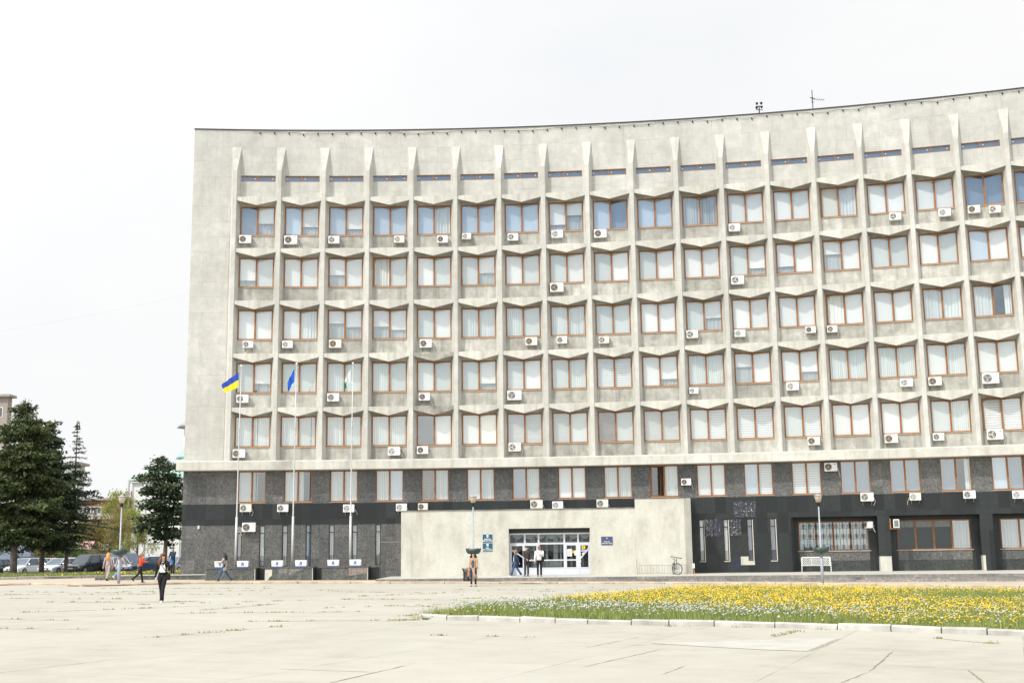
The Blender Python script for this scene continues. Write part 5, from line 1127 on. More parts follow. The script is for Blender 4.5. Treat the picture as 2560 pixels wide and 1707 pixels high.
# ============================================================ CARS
M_TYRE = simple('tyre_rubber',(.02,.02,.02),.8); M_RIM = simple('alloy_rim',(.42,.42,.43),.35,.7); M_CGL = simple('dark_car_glass',(.10,.13,.17),.08,0,var=.3,scale=1); M_LAMP = simple('headlight_lens',(.62,.66,.68),.12); M_PLATE = simple('number_plate',(.62,.62,.60),.5); M_TAIL = simple('red_tail_light',(.55,.02,.02),.3)
def paint(n,c): return simple(n,c,.22,.25,var=.04,scale=1,Coat_Weight=.6)
def car(label, loc, rz, col, kind='sedan', L=4.4, W=1.76, H=1.45, grp='cars parked beyond the verge'):
    t = thing('parked_car', label, 'car', loc, rz, grp); h = L/2; s = W/1.76; suv = kind=='suv'; zb = .26 if suv else .2; bz = (1.02 if suv else .90)
    def sec(hw, z0, z1, y):
        hw *= s; c = .09
        return [(-hw+c,y,z0),(hw-c,y,z0),(hw,y,z0+c),(hw*1.0,y,(z0+z1)/2),(hw*.97,y,z1-c),(hw-.16,y,z1),(-hw+.16,y,z1),(-hw*.97,y,z1-c),(-hw,y,(z0+z1)/2),(-hw,y,z0+c)]
    nose = bz-.28; m = MB(); ST = [(-h,.66,zb+.12,nose-.05),(-h+.08,.79,zb+.02,nose+.04),(-h+.3,.85,zb,nose+.12),(-h+.85,.88,zb,bz-.06),(-h+1.15,.88,zb,bz),(h-1.0,.88,zb,bz+.01),(h-.35,.87,zb,bz-(0 if kind!='sedan' else .02)),(h-.08,.82,zb+.05,bz-.1),(h,.70,zb+.15,bz-.2)]
    vs = []; [vs.extend(sec(a,b,c,y)) for y,a,b,c in ST]; n = 10
    m.add(vs, [(i*n+k,i*n+(k+1)%n,(i+1)*n+(k+1)%n,(i+1)*n+k) for i in range(len(ST)-1) for k in range(n)]+[tuple(range(n)),tuple((len(ST)-1)*n+k for k in range(n-1,-1,-1))])
    P = paint('paint_'+label.split()[0], col); m.build('body', P, t, smooth=False, bevel=.02)
    y0, y1, y2, y3 = -h+1.05, -h+1.85, (h-1.35 if kind=='sedan' else h-.55), (h-.65 if kind=='sedan' else h-.15); hb, ht = .80*s, .60*s
    def gl(y0,y1,y2,y3,hb,ht,z0,z1): return [(-hb,y0,z0),(hb,y0,z0),(hb,y3,z0),(-hb,y3,z0),(-ht,y1,z1),(ht,y1,z1),(ht,y2,z1),(-ht,y2,z1)]
    G_ = gl(y0,y1,y2,y3,hb,ht,bz-.01,H-.03); FB = [(0,1,5,4),(1,2,6,5),(2,3,7,6),(3,0,4,7)]
    MB().add([G_[i] for i in (0,1,5,4)]+[(x*.98,y+.03,z) for x,y,z in (G_[i] for i in (0,1,5,4))],[(0,1,2,3),(7,6,5,4),(0,4,5,1),(1,5,6,2),(2,6,7,3),(3,7,4,0)]).build('windscreen', M_CGL, t)
    MB().add(G_,[(1,2,6,5),(2,3,7,6),(3,0,4,7)]).build('side_window', M_CGL, t)
    m = MB(); m.add([(-ht-.02,y1-.03,H-.045),(ht+.02,y1-.03,H-.045),(ht+.02,y2+.03,H-.045),(-ht-.02,y2+.03,H-.045),(-ht+.1,y1+.12,H),(ht-.1,y1+.12,H),(ht-.1,y2-.1,H),(-ht+.1,y2-.1,H)],[(0,3,2,1),(4,5,6,7),(0,1,5,4),(1,2,6,5),(2,3,7,6),(3,0,4,7)])
    for sx in (1,-1):
        m.tube([(sx*hb,y0,bz),(sx*(ht+.01),y1,H-.04)],.035,5); m.tube([(sx*hb,y3,bz),(sx*(ht+.01),y2,H-.04)],.05,5); ym = (y1+y2)/2; m.tube([(sx*(hb+.005),ym,bz),(sx*(ht+.015),ym,H-.04)],.03,5)
    m.build('roof', P, t)
    if suv or kind=='wagon':
        m = MB(); [m.tube([(sx*ht*.95,y1+.1,H+.03),(sx*ht*.95,y2-.1,H+.03)],.018,5) for sx in (1,-1)]; m.build('roof_rail', M_STEEL if suv else M_BLACKM, t)
    R_ = .345 if suv else .31
    for y in (-h+.82,h-.82):
        for sx in (1,-1):
            w_ = MB(); w_.tube([(sx*(W/2-.19),y,R_),(sx*(W/2+.008),y,R_)],R_,18); wo_ = w_.build('wheel', M_TYRE, t); MB().tube([(sx*(W/2),y,R_),(sx*(W/2+.014),y,R_)],R_*.64,14).build('rim', M_RIM, wo_)
    for sx in (1,-1):
        x0,x1 = sorted((sx*.44*s,sx*.79*s)); MB().add([(x0,-h-.005+.05*(x0<0),nose-.16),(x1,-h-.005+.05*(x1>0),nose-.16),(x1,-h+.02+.05*(x1>0),nose+.0),(x0,-h+.02+.05*(x0<0),nose+.0),(x0,-h+.25,nose-.16),(x1,-h+.25,nose-.16),(x1,-h+.3,nose+.02),(x0,-h+.3,nose+.02)],[(0,1,2,3),(0,4,5,1),(1,5,6,2),(3,2,6,7),(0,3,7,4)]).build('headlight', M_LAMP, t)
        x0,x1 = sorted((sx*.5*s,sx*.8*s)); MB().box(x0,x1,h-.06,h+.01,bz-.32,bz-.14).build('tail_light', M_TAIL, t)
        MB().sphere((sx*(W/2+.09),y0+.22,bz+.06),(.10,.06,.075),8,0,5).build('door_mirror', P if not suv else M_BLACKM, t)
    MB().box(-.40*s,.40*s,-h-.012,-h+.05,nose-.17,nose-.02).build('grille', M_BLACKM, t); MB().box(-.62*s,.62*s,-h-.006,-h+.1,zb+.10,zb+.22).build('air_intake', M_BLACKM, t)
    MB().box(-.26,.26,-h-.02,-h-.008,zb+.24,zb+.35).build('number_plate', M_PLATE, t); MB().box(-.26,.26,h+.0,h+.015,zb+.3,zb+.41).build('number_plate', M_PLATE, t)
    return t
Z0 = .115
def cx(px, Y): return (px-1280)/3054.3*Y*1.0012
car('dark green sedan cut by the left edge of the photo, beside the pale spruce trunk',(cx(2,112),112,Z0),RAD(-20),(.05,.075,.07),'sedan')
car('dark violet estate car parked behind the pale spruce trunk',(cx(62,122),122,Z0),RAD(-50),(.035,.03,.045),'wagon',4.8,1.8,1.62)
car('white estate car facing the plaza between first and second spruce trunks',(cx(82,113),113,Z0),RAD(-16),(.84,.85,.83),'wagon',4.6,1.76,1.48)
car('second white car, mostly hidden behind the second spruce trunk',(cx(124,119),119,Z0),RAD(-42),(.80,.82,.81),'sedan',4.5,1.76,1.48)
car('silver sedan facing the plaza beside the third spruce trunk',(cx(165,113),113,Z0),RAD(-18),(.70,.72,.74),'sedan',4.5,1.78,1.44)
car('white hatchback in the back row, left of the black suv',(cx(193,124),124,Z0),RAD(-12),(.82,.83,.83),'hatch',4.1,1.7,1.5)
car('black suv facing the plaza, largest of the parked cars',(cx(232,112),112,Z0),RAD(-20),(.028,.03,.035),'suv',4.75,1.88,1.72)
car('white car in the back row right of the black suv',(cx(262,124),124,Z0),RAD(-15),(.80,.82,.82),'suv',4.4,1.8,1.66)
car('light silver hatchback behind the two women at the lamp post',(cx(305,112),112,Z0),RAD(40),(.72,.73,.74),'hatch',4.0,1.7,1.48)
car('big dark suv behind the silver hatchback, near the white building',(cx(326,121),121,Z0),RAD(62),(.02,.028,.035),'suv',4.9,1.92,1.85)
car('dark blue hatchback with pale windscreen behind the woman in orange-red',(cx(385,112),112,Z0),RAD(-62),(.05,.08,.15),'hatch',4.1,1.74,1.5)
car('grey car showing a red tail light beside the building corner',(cx(452,108),108,Z0),RAD(165),(.30,.32,.34),'sedan',4.3,1.74,1.46)
t = thing('box_truck','blue grey box truck parked at far left behind the spruces','truck',(cx(2,128),128,Z0),RAD(-78))
m = MB().box(-1.15,1.15,-1.9,3.6,.9,3.0); [m.box(-1.17,1.17,-1.9,3.6,z,z+.03) for z in (1.4,1.9,2.4)]; m.build('cargo_box', simple('blue_grey_panel',(.25,.30,.38),.5), t)
MB().box(-1.0,1.0,-3.7,-2.0,.5,2.3).build('cab', simple('blue_grey_cab',(.22,.27,.34),.4), t, bevel=.12); MB().box(-.85,.85,-3.72,-3.6,1.4,2.1).build('windscreen', M_CGL, t)
for y in (-2.9,2.2):
    for sx in (1,-1): MB().tube([(sx*.75,y,.42),(sx*1.05,y,.42)],.42,16).build('wheel', M_TYRE, t)
# ============================================================ STREET FURNITURE
M_RACK = simple('grey_brown_rack_paint',(.30,.28,.25),.6)
def lamp(loc, label, h=4.78, seed=0, plants=False):
    t = thing('street_lamp', label, 'street lamp', loc, 0, 'lamp posts with planter bowls'); 
    MB().tube([(0,0,-.2),(0,0,1.75)],.08,12).build('lower_post', M_LPOLE, t, smooth=True); MB().tube([(0,0,1.75),(0,0,1.8),(0,0,h-.62)],[.075,.048,.04],10).build('upper_post', M_LPOLE, t, smooth=True)
    m = MB(); n = 20; prof = [(.10,1.56),(.30,1.60),(.40,1.70),(.435,1.88)]; vs = []
    for r,z in prof+[(.40,1.88),(.34,1.74)]:
        for k in range(n):
            a = 2*pi*k/n; zz = z + (.035*sin(a*5) if z>1.85 else 0); vs.append((r*cos(a),r*sin(a),zz))
    m.add(vs,[(i*n+k,i*n+(k+1)%n,(i+1)*n+(k+1)%n,(i+1)*n+k) for i in range(5) for k in range(n)]+[tuple(range(n-1,-1,-1)),tuple(5*n+k for k in range(n))]); b = m.build('planter_bowl', M_BOWL, t, smooth=True)
    if plants:
        r = random.Random(seed); P=[(r.uniform(-.3,.3),r.uniform(-.3,.3),1.84) for _ in range(60)]; V,Fq = tufts(P,[(0,0,1)]*60,[.09]*60,seed,4,.3,.5,0); npmesh('seedlings',V,Fq,M_GRASS,b)['kind']='stuff'
    MB().lathe([(.05,h-.64),(.085,h-.60),(.105,h-.48),(.10,h-.42)],14).build('lamp_socket', M_BLACKM, t, smooth=True)
    MB().lathe([(.12,h-.42),(.20,h-.12),(.205,h-.09)],16).build('lamp_shade', M_SHADE, t, smooth=True); MB().lathe([(.245,h-.09),(.235,h-.07),(.10,h-.02),(.02,h+.03)],16).build('cap', M_LPOLE, t, smooth=True)
    return t
M_BOWL = simple('dark_green_planter',(.035,.06,.05),.4,var=.2); M_SHADE = simple('beige_frosted_plastic',(.58,.50,.38),.4,var=.06)
lamp((-21.26,66.72,gz(-21.3)),'lamp post with dark green planter bowl on left pavement, before parked cars',4.78,1)
lamp((-2.31,69.54,gz(-2.3)),'lamp post with dark green planter bowl in front of the concrete entrance block',4.86,2)
lamp((16.18,65.49,gz(16.2)),'lamp post with a few seedlings in its bowl, before the barred window',4.68,3,True)
# flagpoles on plinths
M_PLT = M_GRAN2
def plinth(x0,x1,label,y=75.6,zb=.0,zt=.86):
    t = thing('granite_plinth', label, 'plinth', ((x0+x1)/2,y,0), RAD(-1), 'granite plinths carrying the flagpoles'); w_ = (x1-x0)/2
    MB().box(-w_,w_,-.0,1.6,zb,zt-.05).build('granite_face', M_PLT, t); MB().box(-w_-.03,w_+.03,-.04,1.64,zt-.05,zt).build('top_slab', M_GRAN, t)
    MB().box(w_+.04,w_+.60,.75,1.6,zb,zt-.07).build('recessed_side', M_BLACK, t); MB().box(w_-.03,w_+.012,-.012,.04,zb,zt-.05).build('edge_trim', M_PLAT, t)
    return t
p1 = plinth(-18.85,-15.8,'grey granite plinth under the blue and yellow flag'); p2 = plinth(-15.2,-12.3,'granite plinth with broken plaster corner, under the middle flagpole'); p3 = plinth(-11.75,-8.95,'brownish granite plinth nearest the entrance, under third flagpole')
MB().box(-1.46,-1.02,-.02,-.002,.02,.74).build('bare_plaster', M_ENTR, p2); MB().add([(-1.3,-.026,.02),(-1.02,-.026,.02),(-1.02,-.026,.36),(-1.12,-.026,.33),(-1.22,-.026,.2)],[(0,1,2,3,4)]).build('stone_shard', M_GRAN, p2)
M_CLEAN = granite('clean_pale_granite',(.10,.10,.09),(.42,.40,.38),sc=8)
m = MB(); m.add([(-.6,-.006,.80),(-.1,-.006,.80),(-.1,-.006,.56),(-.35,-.006,.52),(-.6,-.006,.44)],[(0,1,2,3,4)]); m.add([(0,-.006,.80),(.98,-.006,.80),(.7,-.006,.68),(.3,-.006,.5),(.0,-.006,.40)],[(0,1,2,3,4)]); m.build('dry_stone_area', M_CLEAN, p2)
m = MB(); m.add([(.25,-.006,.80),(1.35,-.006,.80),(1.35,-.006,.45),(1.0,-.006,.42),(.25,-.006,.30)],[(0,1,2,3,4)]); m.build('dry_stone_area', simple('pinkish_granite',(.24,.19,.165),.7,var=.4,scale=9), p3)
def flagpole(x, top, label, y=76.5, z0=.86):
    t = thing('flagpole', label, 'flagpole', (x,y,z0), 0, 'flagpoles before the office'); H_ = top-z0
    MB().tube([(0,0,0),(.01,0,3.1)],.075,12).build('lower_pole', M_POLE, t, smooth=True); MB().tube([(.01,0,3.1),(.01,0,3.16),(.03,0,7.8),(.06,0,H_-.12)],[.07,.045,.038,.026],10).build('upper_pole', M_POLE, t, smooth=True)
    MB().tube([(.03,0,8.5),(.03,0,8.6)],.075,10).build('collar', M_POLE, t); MB().sphere((.06,0,H_-.06),.07,10).build('finial', M_WHITE, t, smooth=True); return t
flagpole(-17.22,13.49,'leftmost flagpole flying the blue and yellow flag'); flagpole(-13.72,13.58,'middle flagpole with a limp blue flag'); flagpole(-10.15,13.56,'right flagpole with a limp white and green flag')
def flag(label, pole, c00, c01, c10, c11, mats, split, wave, seed, folds=3, extra=None):
    """cloth between four corners (hoist top, hoist bottom, fly top, fly bottom)"""
    t = thing('flag', label, 'flag', pole); A_,B_,C_,D_ = map(Vector,(c00,c01,c10,c11)); n,k = 22,14; vs=[]
    for i in range(n+1):
        for j in range(k+1):
            u,v = i/n,j/k; p = A_.lerp(C_,u).lerp(B_.lerp(D_,u),v); p = p+Vector((0,wave*sin(u*folds*pi*2+v*2+seed)*(.15+u),wave*.35*sin(u*5+v*3)*u)); vs.append(p)
    fs=[];mi=[]
    for i in range(n):
        for j in range(k): fs.append((i*(k+1)+j,(i+1)*(k+1)+j,(i+1)*(k+1)+j+1,i*(k+1)+j+1)); mi.append(split(i/n,j/k))
    for q,(nm,mt) in enumerate(mats):
        m = MB(); sub=[f for f,s_ in zip(fs,mi) if s_==q]
        if sub: m.add(vs,sub); m.build(nm,mt,t,smooth=True)
    return t
FB_ = fab('flag_blue',(.025,.065,.38),.05); FY = fab('flag_yellow',(.85,.66,.03),.05); FE = fab('deep_blue_flag',(.01,.10,.50),.05); FW = fab('white_flag',(.66,.72,.70),.05); FG = fab('green_flag',(.01,.20,.13),.1)
flag('blue and yellow flag blowing left from the first flagpole',(-17.30,76.45,12.1),(0,0,.90),(0,0,-.05),(-1.08,-.1,.13),(-.88,-.1,-.42),[('blue_band',FB_),('yellow_band',FY)],lambda u,v:0 if v<.5 else 1,.08,1)
flag('limp blue flag drooping from the middle flagpole',(-13.78,76.45,12.1),(0,0,1.12),(-.0,0,.27),(-.42,-.12,.22),(-.36,-.1,-.42),[('blue_cloth',FE),('white_emblem',FW)],lambda u,v:1 if (.25<u<.5 and .82<v<.96) else 0,.06,2,2)
flag('limp white flag with green edge drooping from the third flagpole',(-10.22,76.45,12.1),(0,0,1.05),(-.0,0,.25),(-.40,-.12,.25),(-.38,-.1,-.34),[('white_cloth',FW),('green_edge',FG)],lambda u,v:1 if (u>.62 and v>.35) or u>.9 else 0,.06,3,2)
M_BASEB = simple('blue_painted_strip',(.03,.10,.30),.5); M_ORG = simple('orange_print',(.7,.3,.05),.6)
BXL = ['leftmost white emblem box on the granite plinths, before first flagpole','white emblem box behind the walking woman in grey coat','white emblem box on middle plinth, left of its flagpole','white emblem box on middle plinth, right of its flagpole','white emblem box on third plinth, left of its flagpole','rightmost white emblem box, right of the third flagpole']
bx0 = None
for lab,x in zip(BXL,(-17.99,-16.62,-14.51,-13.06,-11.09,-9.74)):
    t = thing('emblem_box', lab, 'box', (x,75.95,.86), RAD(-1), 'white emblem boxes on the plinths')
    if bx0 is None:
        parts = []
        m = MB(); m.add([(-.34,-.14,.05),(.34,-.14,.05),(.34,.14,.05),(-.34,.14,.05),(-.36,-.17,.42),(.36,-.17,.42),(.36,.17,.42),(-.36,.17,.42)],[(0,3,2,1),(4,5,6,7),(0,1,5,4),(1,2,6,5),(2,3,7,6),(3,0,4,7)]); parts.append(m.build('casing', M_WHITE, t, bevel=.02))
        parts.append(MB().box(-.31,.31,-.15,.13,.0,.05).build('blue_base', M_BASEB, t))
        e = MB().add([(-.085,-.158,.14),(.07,-.158,.14),(.075,-.163,.24),(-.085,-.163,.24)],[(0,1,2,3)]).add([(-.03,-.165,.24),(.03,-.165,.24),(.085,-.170,.325),(-.08,-.170,.325)],[(0,1,2,3)]); parts.append(e.build('emblem', M_BLUEP, t))
        parts.append(MB().add([(-.04,-.164,.16),(.03,-.164,.16),(-.005,-.169,.22)],[(0,1,2)]).build('emblem', M_WHITE, t)); parts.append(MB().box(.04,.065,-.172,-.167,.25,.275).build('emblem', M_ORG, t)); bx0 = parts
    else:
        for p in bx0: c = p.copy(); C.objects.link(c); c.parent = t
# signs
def txt(s, size, mat, parent, x, y, z, bold=.0, name='lettering', sx=1.0):
    cu = bpy.data.curves.new('tx','FONT'); cu.body = s; cu.size = size; cu.align_x = 'CENTER'; cu.offset = bold; cu.extrude = .002; cu.resolution_u = 2
    o = bpy.data.objects.new('tx', cu); C.objects.link(o); dg = bpy.context.evaluated_depsgraph_get(); me = bpy.data.meshes.new_from_object(o.evaluated_get(dg)); bpy.data.objects.remove(o)
    me.materials.clear(); me.materials.append(mat); q = link(name, me, parent, (x,y,z)); q.rotation_euler = (RAD(90),0,0); q.scale = (sx,1,1); return q
def trident(parent, x, y, z, s, mat):
    m = MB(); b = [(-.5,1),(-.5,.15),(-.22,.05),(0,-.35),(.22,.05),(.5,.15),(.5,1),(.36,.85),(.34,.3),(.14,.3),(.0,1.05),(-.14,.3),(-.34,.3),(-.36,.85)]
    m.add([(x+a*s,y,z+c*s) for a,c in b],[tuple(range(len(b)))]); return m.build('trident_emblem', mat, parent)
def shield(parent, x,y,z,s,mat):
    m = MB(); b = [(-.5,.6),(.5,.6),(.5,-.1),(.3,-.5),(0,-.68),(-.3,-.5),(-.5,-.1)]; m.add([(x+a*s,y,z+c*s) for a,c in b],[tuple(range(len(b)))]); return m.build('shield_emblem', mat, parent)
def sign(u,z,w_,h,mat,l1,l2,label,tm,ts,em):
    t = thing('wall_sign', label, 'sign', F(u,ER+.01,z), FR(u)); MB().box(-w_/2,w_/2,-.035,-.005,-h/2,h/2).build('sign_board', mat, t, bevel=.006)
    MB().box(-w_/2-.012,w_/2+.012,-.02,0,-h/2-.012,h/2+.012).build('sign_frame', M_WHITE if em else M_BLACKM, t)
    if em: shield(t,0,-.038,h*.26,.135,M_WHITE); trident(t,0,-.041,h*.22,.07,mat)
    else: trident(t,0,-.038,h*.27,.09,tm)
    txt(l1,ts,tm,t,0,-.037,-h*.16,.004); txt(l2,ts,tm,t,0,-.037,-h*.36,.004)
M_TB = simple('teal_blue_sign',(.014,.088,.145),.4,var=.06); M_NB = simple('navy_sign',(.05,.075,.19),.3,var=.06); M_GOLD = simple('pale_gold_lettering',(.62,.56,.38),.5)
sign(5.727,2.475,.62,.50,M_TB,'СУМСЬКА','МІСЬКА РАДА','upper teal wall sign with white emblem, left of the entrance',M_WHITE,.086,1)
sign(5.727,1.925,.62,.50,M_TB,'SUMY','CITY COUNCIL','lower teal wall sign with white emblem, left of the entrance',M_WHITE,.084,1)
sign(8.275,2.225,.68,.50,M_NB,'СУМСЬКА','ОБЛАСНА РАДА','navy wall sign with gold lettering, right of the entrance',M_GOLD,.080,0)
# litter bin
t = thing('litter_bin','black slatted litter bin with flared top behind the camel coat','litter bin',(-2.78,71.4,gz(-2.8)+.04))
m = MB()
for k in range(20):
    a = 2*pi*k/20; m.tube([(.17*cos(a),.17*sin(a),.04),(.17*cos(a),.17*sin(a),.5),(.20*cos(a),.20*sin(a),.64),(.27*cos(a),.27*sin(a),.74)],.013,4)
m.build('slat', M_BLACKM, t); MB().lathe([(.15,.02),(.15,.62),(.14,.62)],14).build('liner', M_STEEL, t); m = MB(); [m.tube([(r*cos(q*pi/8),r*sin(q*pi/8),z) for q in range(17)],.012,5) for r,z in ((.18,.08),(.18,.45))]; m.build('hoop', M_BLACKM, t)
# bicycle rack
t = thing('bicycle_rack','low thin metal bicycle rack against the stair block','bicycle rack',F(9.43,4.0,.15),FR(9.43)); W2 = 1.48
m = MB(); m.tube([(-W2,0,.08),(W2,0,.08)],.014,5); m.tube([(-W2,0,.56),(W2,0,.56)],.014,5); m.build('rail', M_RACK, t)
m = MB()
for k in range(9):
    for dx in (0,.14): m.tube([(-W2+.08+k*.345+dx,0,.08),(-W2+.08+k*.345+dx,0,.56)],.010,4)
m.build('bar', M_RACK, t)
m = MB(); m.tube([(-W2-.02,0,-.02),(-W2-.10,0,.95)],[.022,.012],6); m.tube([(W2,0,0),(W2,0,.6)],.018,6); m.build('end_post', M_RACK, t)
# bicycle seen nearly head-on
t = thing('bicycle','black bicycle leaning at the right end of the low rack','bicycle',F(9.70,4.35,.15),FR(9.7)+RAD(14))
def wheel(y, turn=0):
    m = MB(); m.tube([(0,.33*cos(a),.335+.33*sin(a)) for a in [q*pi/16 for q in range(33)]],.021,6,cap=False); w_ = m.build('wheel', M_TYRE, t); w_.location = (0,y,0); w_.rotation_euler = (0,0,turn)
    m = MB(); m.tube([(0,.30*cos(a),.335+.30*sin(a)) for a in [q*pi/16 for q in range(33)]],.010,5,cap=False); m.build('rim', M_STEEL, w_)
    m = MB(); [m.tube([(0,0,.335),(0,.30*cos(a),.335+.30*sin(a))],.003,3) for a in [q*pi/9 for q in range(18)]]; m.build('spoke', M_STEEL, w_); MB().tube([(-.05,0,.335),(.05,0,.335)],.022,8).build('hub', M_BLACKM, w_)
wheel(-.52,RAD(46)); wheel(.52)
bb_ = (0,.05,.30); st = (0,.22,.80); hd_ = (0,-.36,.86); hl_ = (0,-.39,.72)
m = MB(); [m.tube(p,.017,6) for p in ([bb_,st],[st,hd_],[bb_,hl_],[hd_,hl_],[bb_,(.05,.52,.335)],[bb_,(-.05,.52,.335)],[(0,.2,.74),(.05,.52,.335)],[(0,.2,.74),(-.05,.52,.335)])]; m.build('frame', M_BLACKM, t)
m = MB(); m.tube([hl_,(.055,-.45,.62),(.055,-.52,.335)],.014,6); m.tube([hl_,(-.055,-.45,.62),(-.055,-.52,.335)],.014,6); m.build('fork', M_BLACKM, t)
m = MB(); m.tube([hd_,(0,-.34,1.0)],.014,6); m.tube([(-.22,-.14,1.06),(-.07,-.33,1.03),(.07,-.43,1.0),(.20,-.58,.97)],.018,6); m.build('handlebar', M_BLACKM, t)
for a_,b_ in (((-.2,-.16,1.055),(-.27,-.08,1.07)),((.18,-.55,.975),(.25,-.66,.955))): MB().tube([a_,b_],.026,6).build('grip', M_TYRE, t)
m = MB(); m.tube([st,(0,.25,.93)],.013,6); m.build('seat_post', M_STEEL, t); MB().add([(-.075,.36,.95),(.075,.36,.95),(.02,.10,.95),(-.02,.10,.95),(-.07,.36,.91),(.07,.36,.91),(.018,.10,.92),(-.018,.10,.92)],[(0,1,2,3),(7,6,5,4),(0,4,5,1),(1,5,6,2),(2,6,7,3),(3,7,4,0)]).build('saddle', M_BLACKM, t, bevel=.01)
m = MB(); m.tube([(.03,.05,.30),(.09,.05,.30),(.09,.05,.14)],.012,5); m.tube([(-.03,.05,.30),(-.09,.05,.30),(-.09,.05,.46)],.012,5); m.build('crank', M_STEEL, t)
for s,z in ((1,.14),(-1,.46)): MB().box(s*.09-.0,s*.09+s*.09,.02,.08,z-.012,z+.012).build('pedal', M_BLACKM, t)
# marker post
t = thing('marker_post','thin leaning orange and grey marker post with white top plate','post',(10.2,70.2,gz(10.2)+.03))
MB().tube([(0,0,0),(-.03,0,.28)],.018,6).build('base', M_STEEL, t); MB().tube([(-.03,0,.28),(-.09,0,.66)],.022,6).build('orange_section', M_ORG, t); MB().tube([(-.09,0,.66),(-.10,0,.78)],.016,6).build('upper_stem', M_STEEL, t); MB().box(-.16,-.04,-.02,.02,.74,1.0).build('white_plate', M_WHITE, t)
# lattice bench
t = thing('bench','white metal bench with lattice back, under the barred window','bench',F(12.62,-.15,.15),FR(12.62)); w_=.86
m = MB(); m.box(-w_,w_,.28,.32,.885,.93).box(-w_,w_,.28,.32,.36,.40)
for x in (-w_,-w_/3-.01,w_/3-.01,w_-.03): m.box(x,x+.03,.285,.315,.40,.885)
for j in range(3):
    xc = -w_+w_/3+j*2*w_/3; hw = w_/3-.02
    for q in range(-3,4):
        for sg in (1,-1):
            c_ = q*.13; pts = []
            x0 = -hw; z_ = lambda x: .6425+sg*(x-c_)*.95
            xa, xb = max(-hw, c_-.25), min(hw, c_+.25)
            if xb-xa > .05: m.tube([(xc+xa,.30,z_(xa)),(xc+xb,.30,z_(xb))],.013,4)
m.build('backrest', M_WHITE, t)
m = MB(); [m.box(-w_,w_,y,y+.06,.40,.42) for y in (-.15,-.06,.03,.12,.21)]; m.build('seat', M_WHITE, t)
for s in (1,-1):
    x = s*(w_+.03); MB().tube([(x,-.13,.60),(x,.30,.62)],.02,6).build('armrest', M_WHITE, t)
    MB().tube([(x,-.13,0),(x,-.13,.60)],.022,6).build('leg', M_WHITE, t); MB().tube([(x,.30,0),(x,.30,.90)],.022,6).build('leg', M_WHITE, t)
# roof antennas
t = thing('roof_antenna','cluster of dark cup-like siren horns on roof mast','antenna',F(11.92,-2,30.4))
MB().tube([(0,0,0),(0,0,1.35)],.04,6).build('mast', M_BLACKM, t)
for k,(x,z) in enumerate(((-.17,1.1),(.17,1.15),(-.14,1.4),(.16,1.42),(-.2,.35),(.2,.42),(.5,.5))): MB().lathe([(.03,z),(.08,z+.08),(.10,z+.16)],8,x,0).build('horn', M_BLACKM, t)
m = MB(); [m.tube([(-.22,0,z),(.24,0,z)],.025,5) for z in (1.05,1.3,.38)]; m.tube([(.2,0,.5),(.55,0,.52)],.02,5); m.build('arm', M_BLACKM, t)
t = thing('roof_antenna','thin television aerial mast with horizontal rods on the roof','antenna',F(13.1,-2,30.4))
MB().tube([(0,0,0),(0,0,2.15)],.028,6).build('mast', M_BLACKM, t); m = MB(); m.tube([(-.12,0,1.5),(.8,-.1,1.42)],.014,5); [m.tube([(x,-.25,1.5-.09*x),(x,.25,1.5-.09*x)],.009,4) for x in (0,.15,.3,.45,.6,.75)]; m.tube([(-.15,0,1.62),(.15,0,1.55)],.03,5); m.tube([(-.1,0,1.28),(.12,0,1.28)],.02,5); m.build('aerial_rods', M_BLACKM, t)
t = thing('overhead_wire','thin sagging wire running left from the building edge through the sky','wire',(-24,80,22)); a = Vector(F(-.96,-.1,18.95)); b = Vector((-75,130,24.6)); m = MB(); m.tube([a.lerp(b,k/14)-Vector((0,0,4*(k/14)*(1-k/14)))-t.location for k in range(15)],.003,4); m.build('wire', M_STEEL, t)
# ============================================================ BACKGROUND BUILDINGS
M_WHW = simple('white_lime_wall',(.78,.78,.74),.9,var=.04,scale=.5); M_GRR = simple('green_sheet_roof',(.27,.43,.34),.5,var=.1,scale=1); M_TEALR = simple('teal_sheet_roof',(.30,.42,.40),.5,var=.1)
M_BRICK = simple('red_brown_brick',(.30,.17,.12),.9,var=.25,scale=2); M_PALE = simple('pale_apartment_panel',(.58,.57,.54),.9,var=.08,scale=.5); M_TANW = simple('tan_render',(.42,.34,.22),.9,var=.12); M_BEIGE = simple('beige_signboard',(.68,.56,.36),.8,var=.05); M_PINKR = simple('faded_pink_roof',(.55,.30,.32),.6,var=.12); M_OLDC = simple('old_brown_concrete',(.36,.31,.26),.9,var=.2)
M_DWIN = simple('dark_far_window',(.10,.12,.14),.15)
t = thing('white_church_building','white walled building with green sheet roof and corner downpipe','building',(-46.6,150,0))
MB().box(0,30,0,16,0,10.5).build('wall', M_WHW, t)
m = MB().box(-.35,30.3,-.35,16.3,10.5,10.8); m.box(-.12,30,-.12,0,5.9,6.15); m.box(-.1,30,-.1,0,3.2,3.35); m.build('cornice', M_WHW, t)
m = MB(); m.add([(-.5,-.5,10.8),(30,-.5,10.8),(30,16.5,10.8),(-.5,16.5,10.8),(5.5,8,14.6),(25,8,14.6)],[(0,1,5,4),(1,2,5),(2,3,4,5),(3,0,4)]); m.build('roof', M_GRR, t)
m = MB(); m.tube([(-.3,-.4,10.6),(-.3,-.4,7.6),(-.75,-.45,7.0),(-.45,-.45,6.0),(-.5,-.4,3.2),(-1.0,-.4,2.6),(-1.0,-.4,.2)],.13,8); m.build('downpipe', M_POLE, t)
m = MB(); [m.box(x,x+.5,-.2,0,0,10.4) for x in (1.2,5.5,10)]; m.build('wall_pier', M_WHW, t)
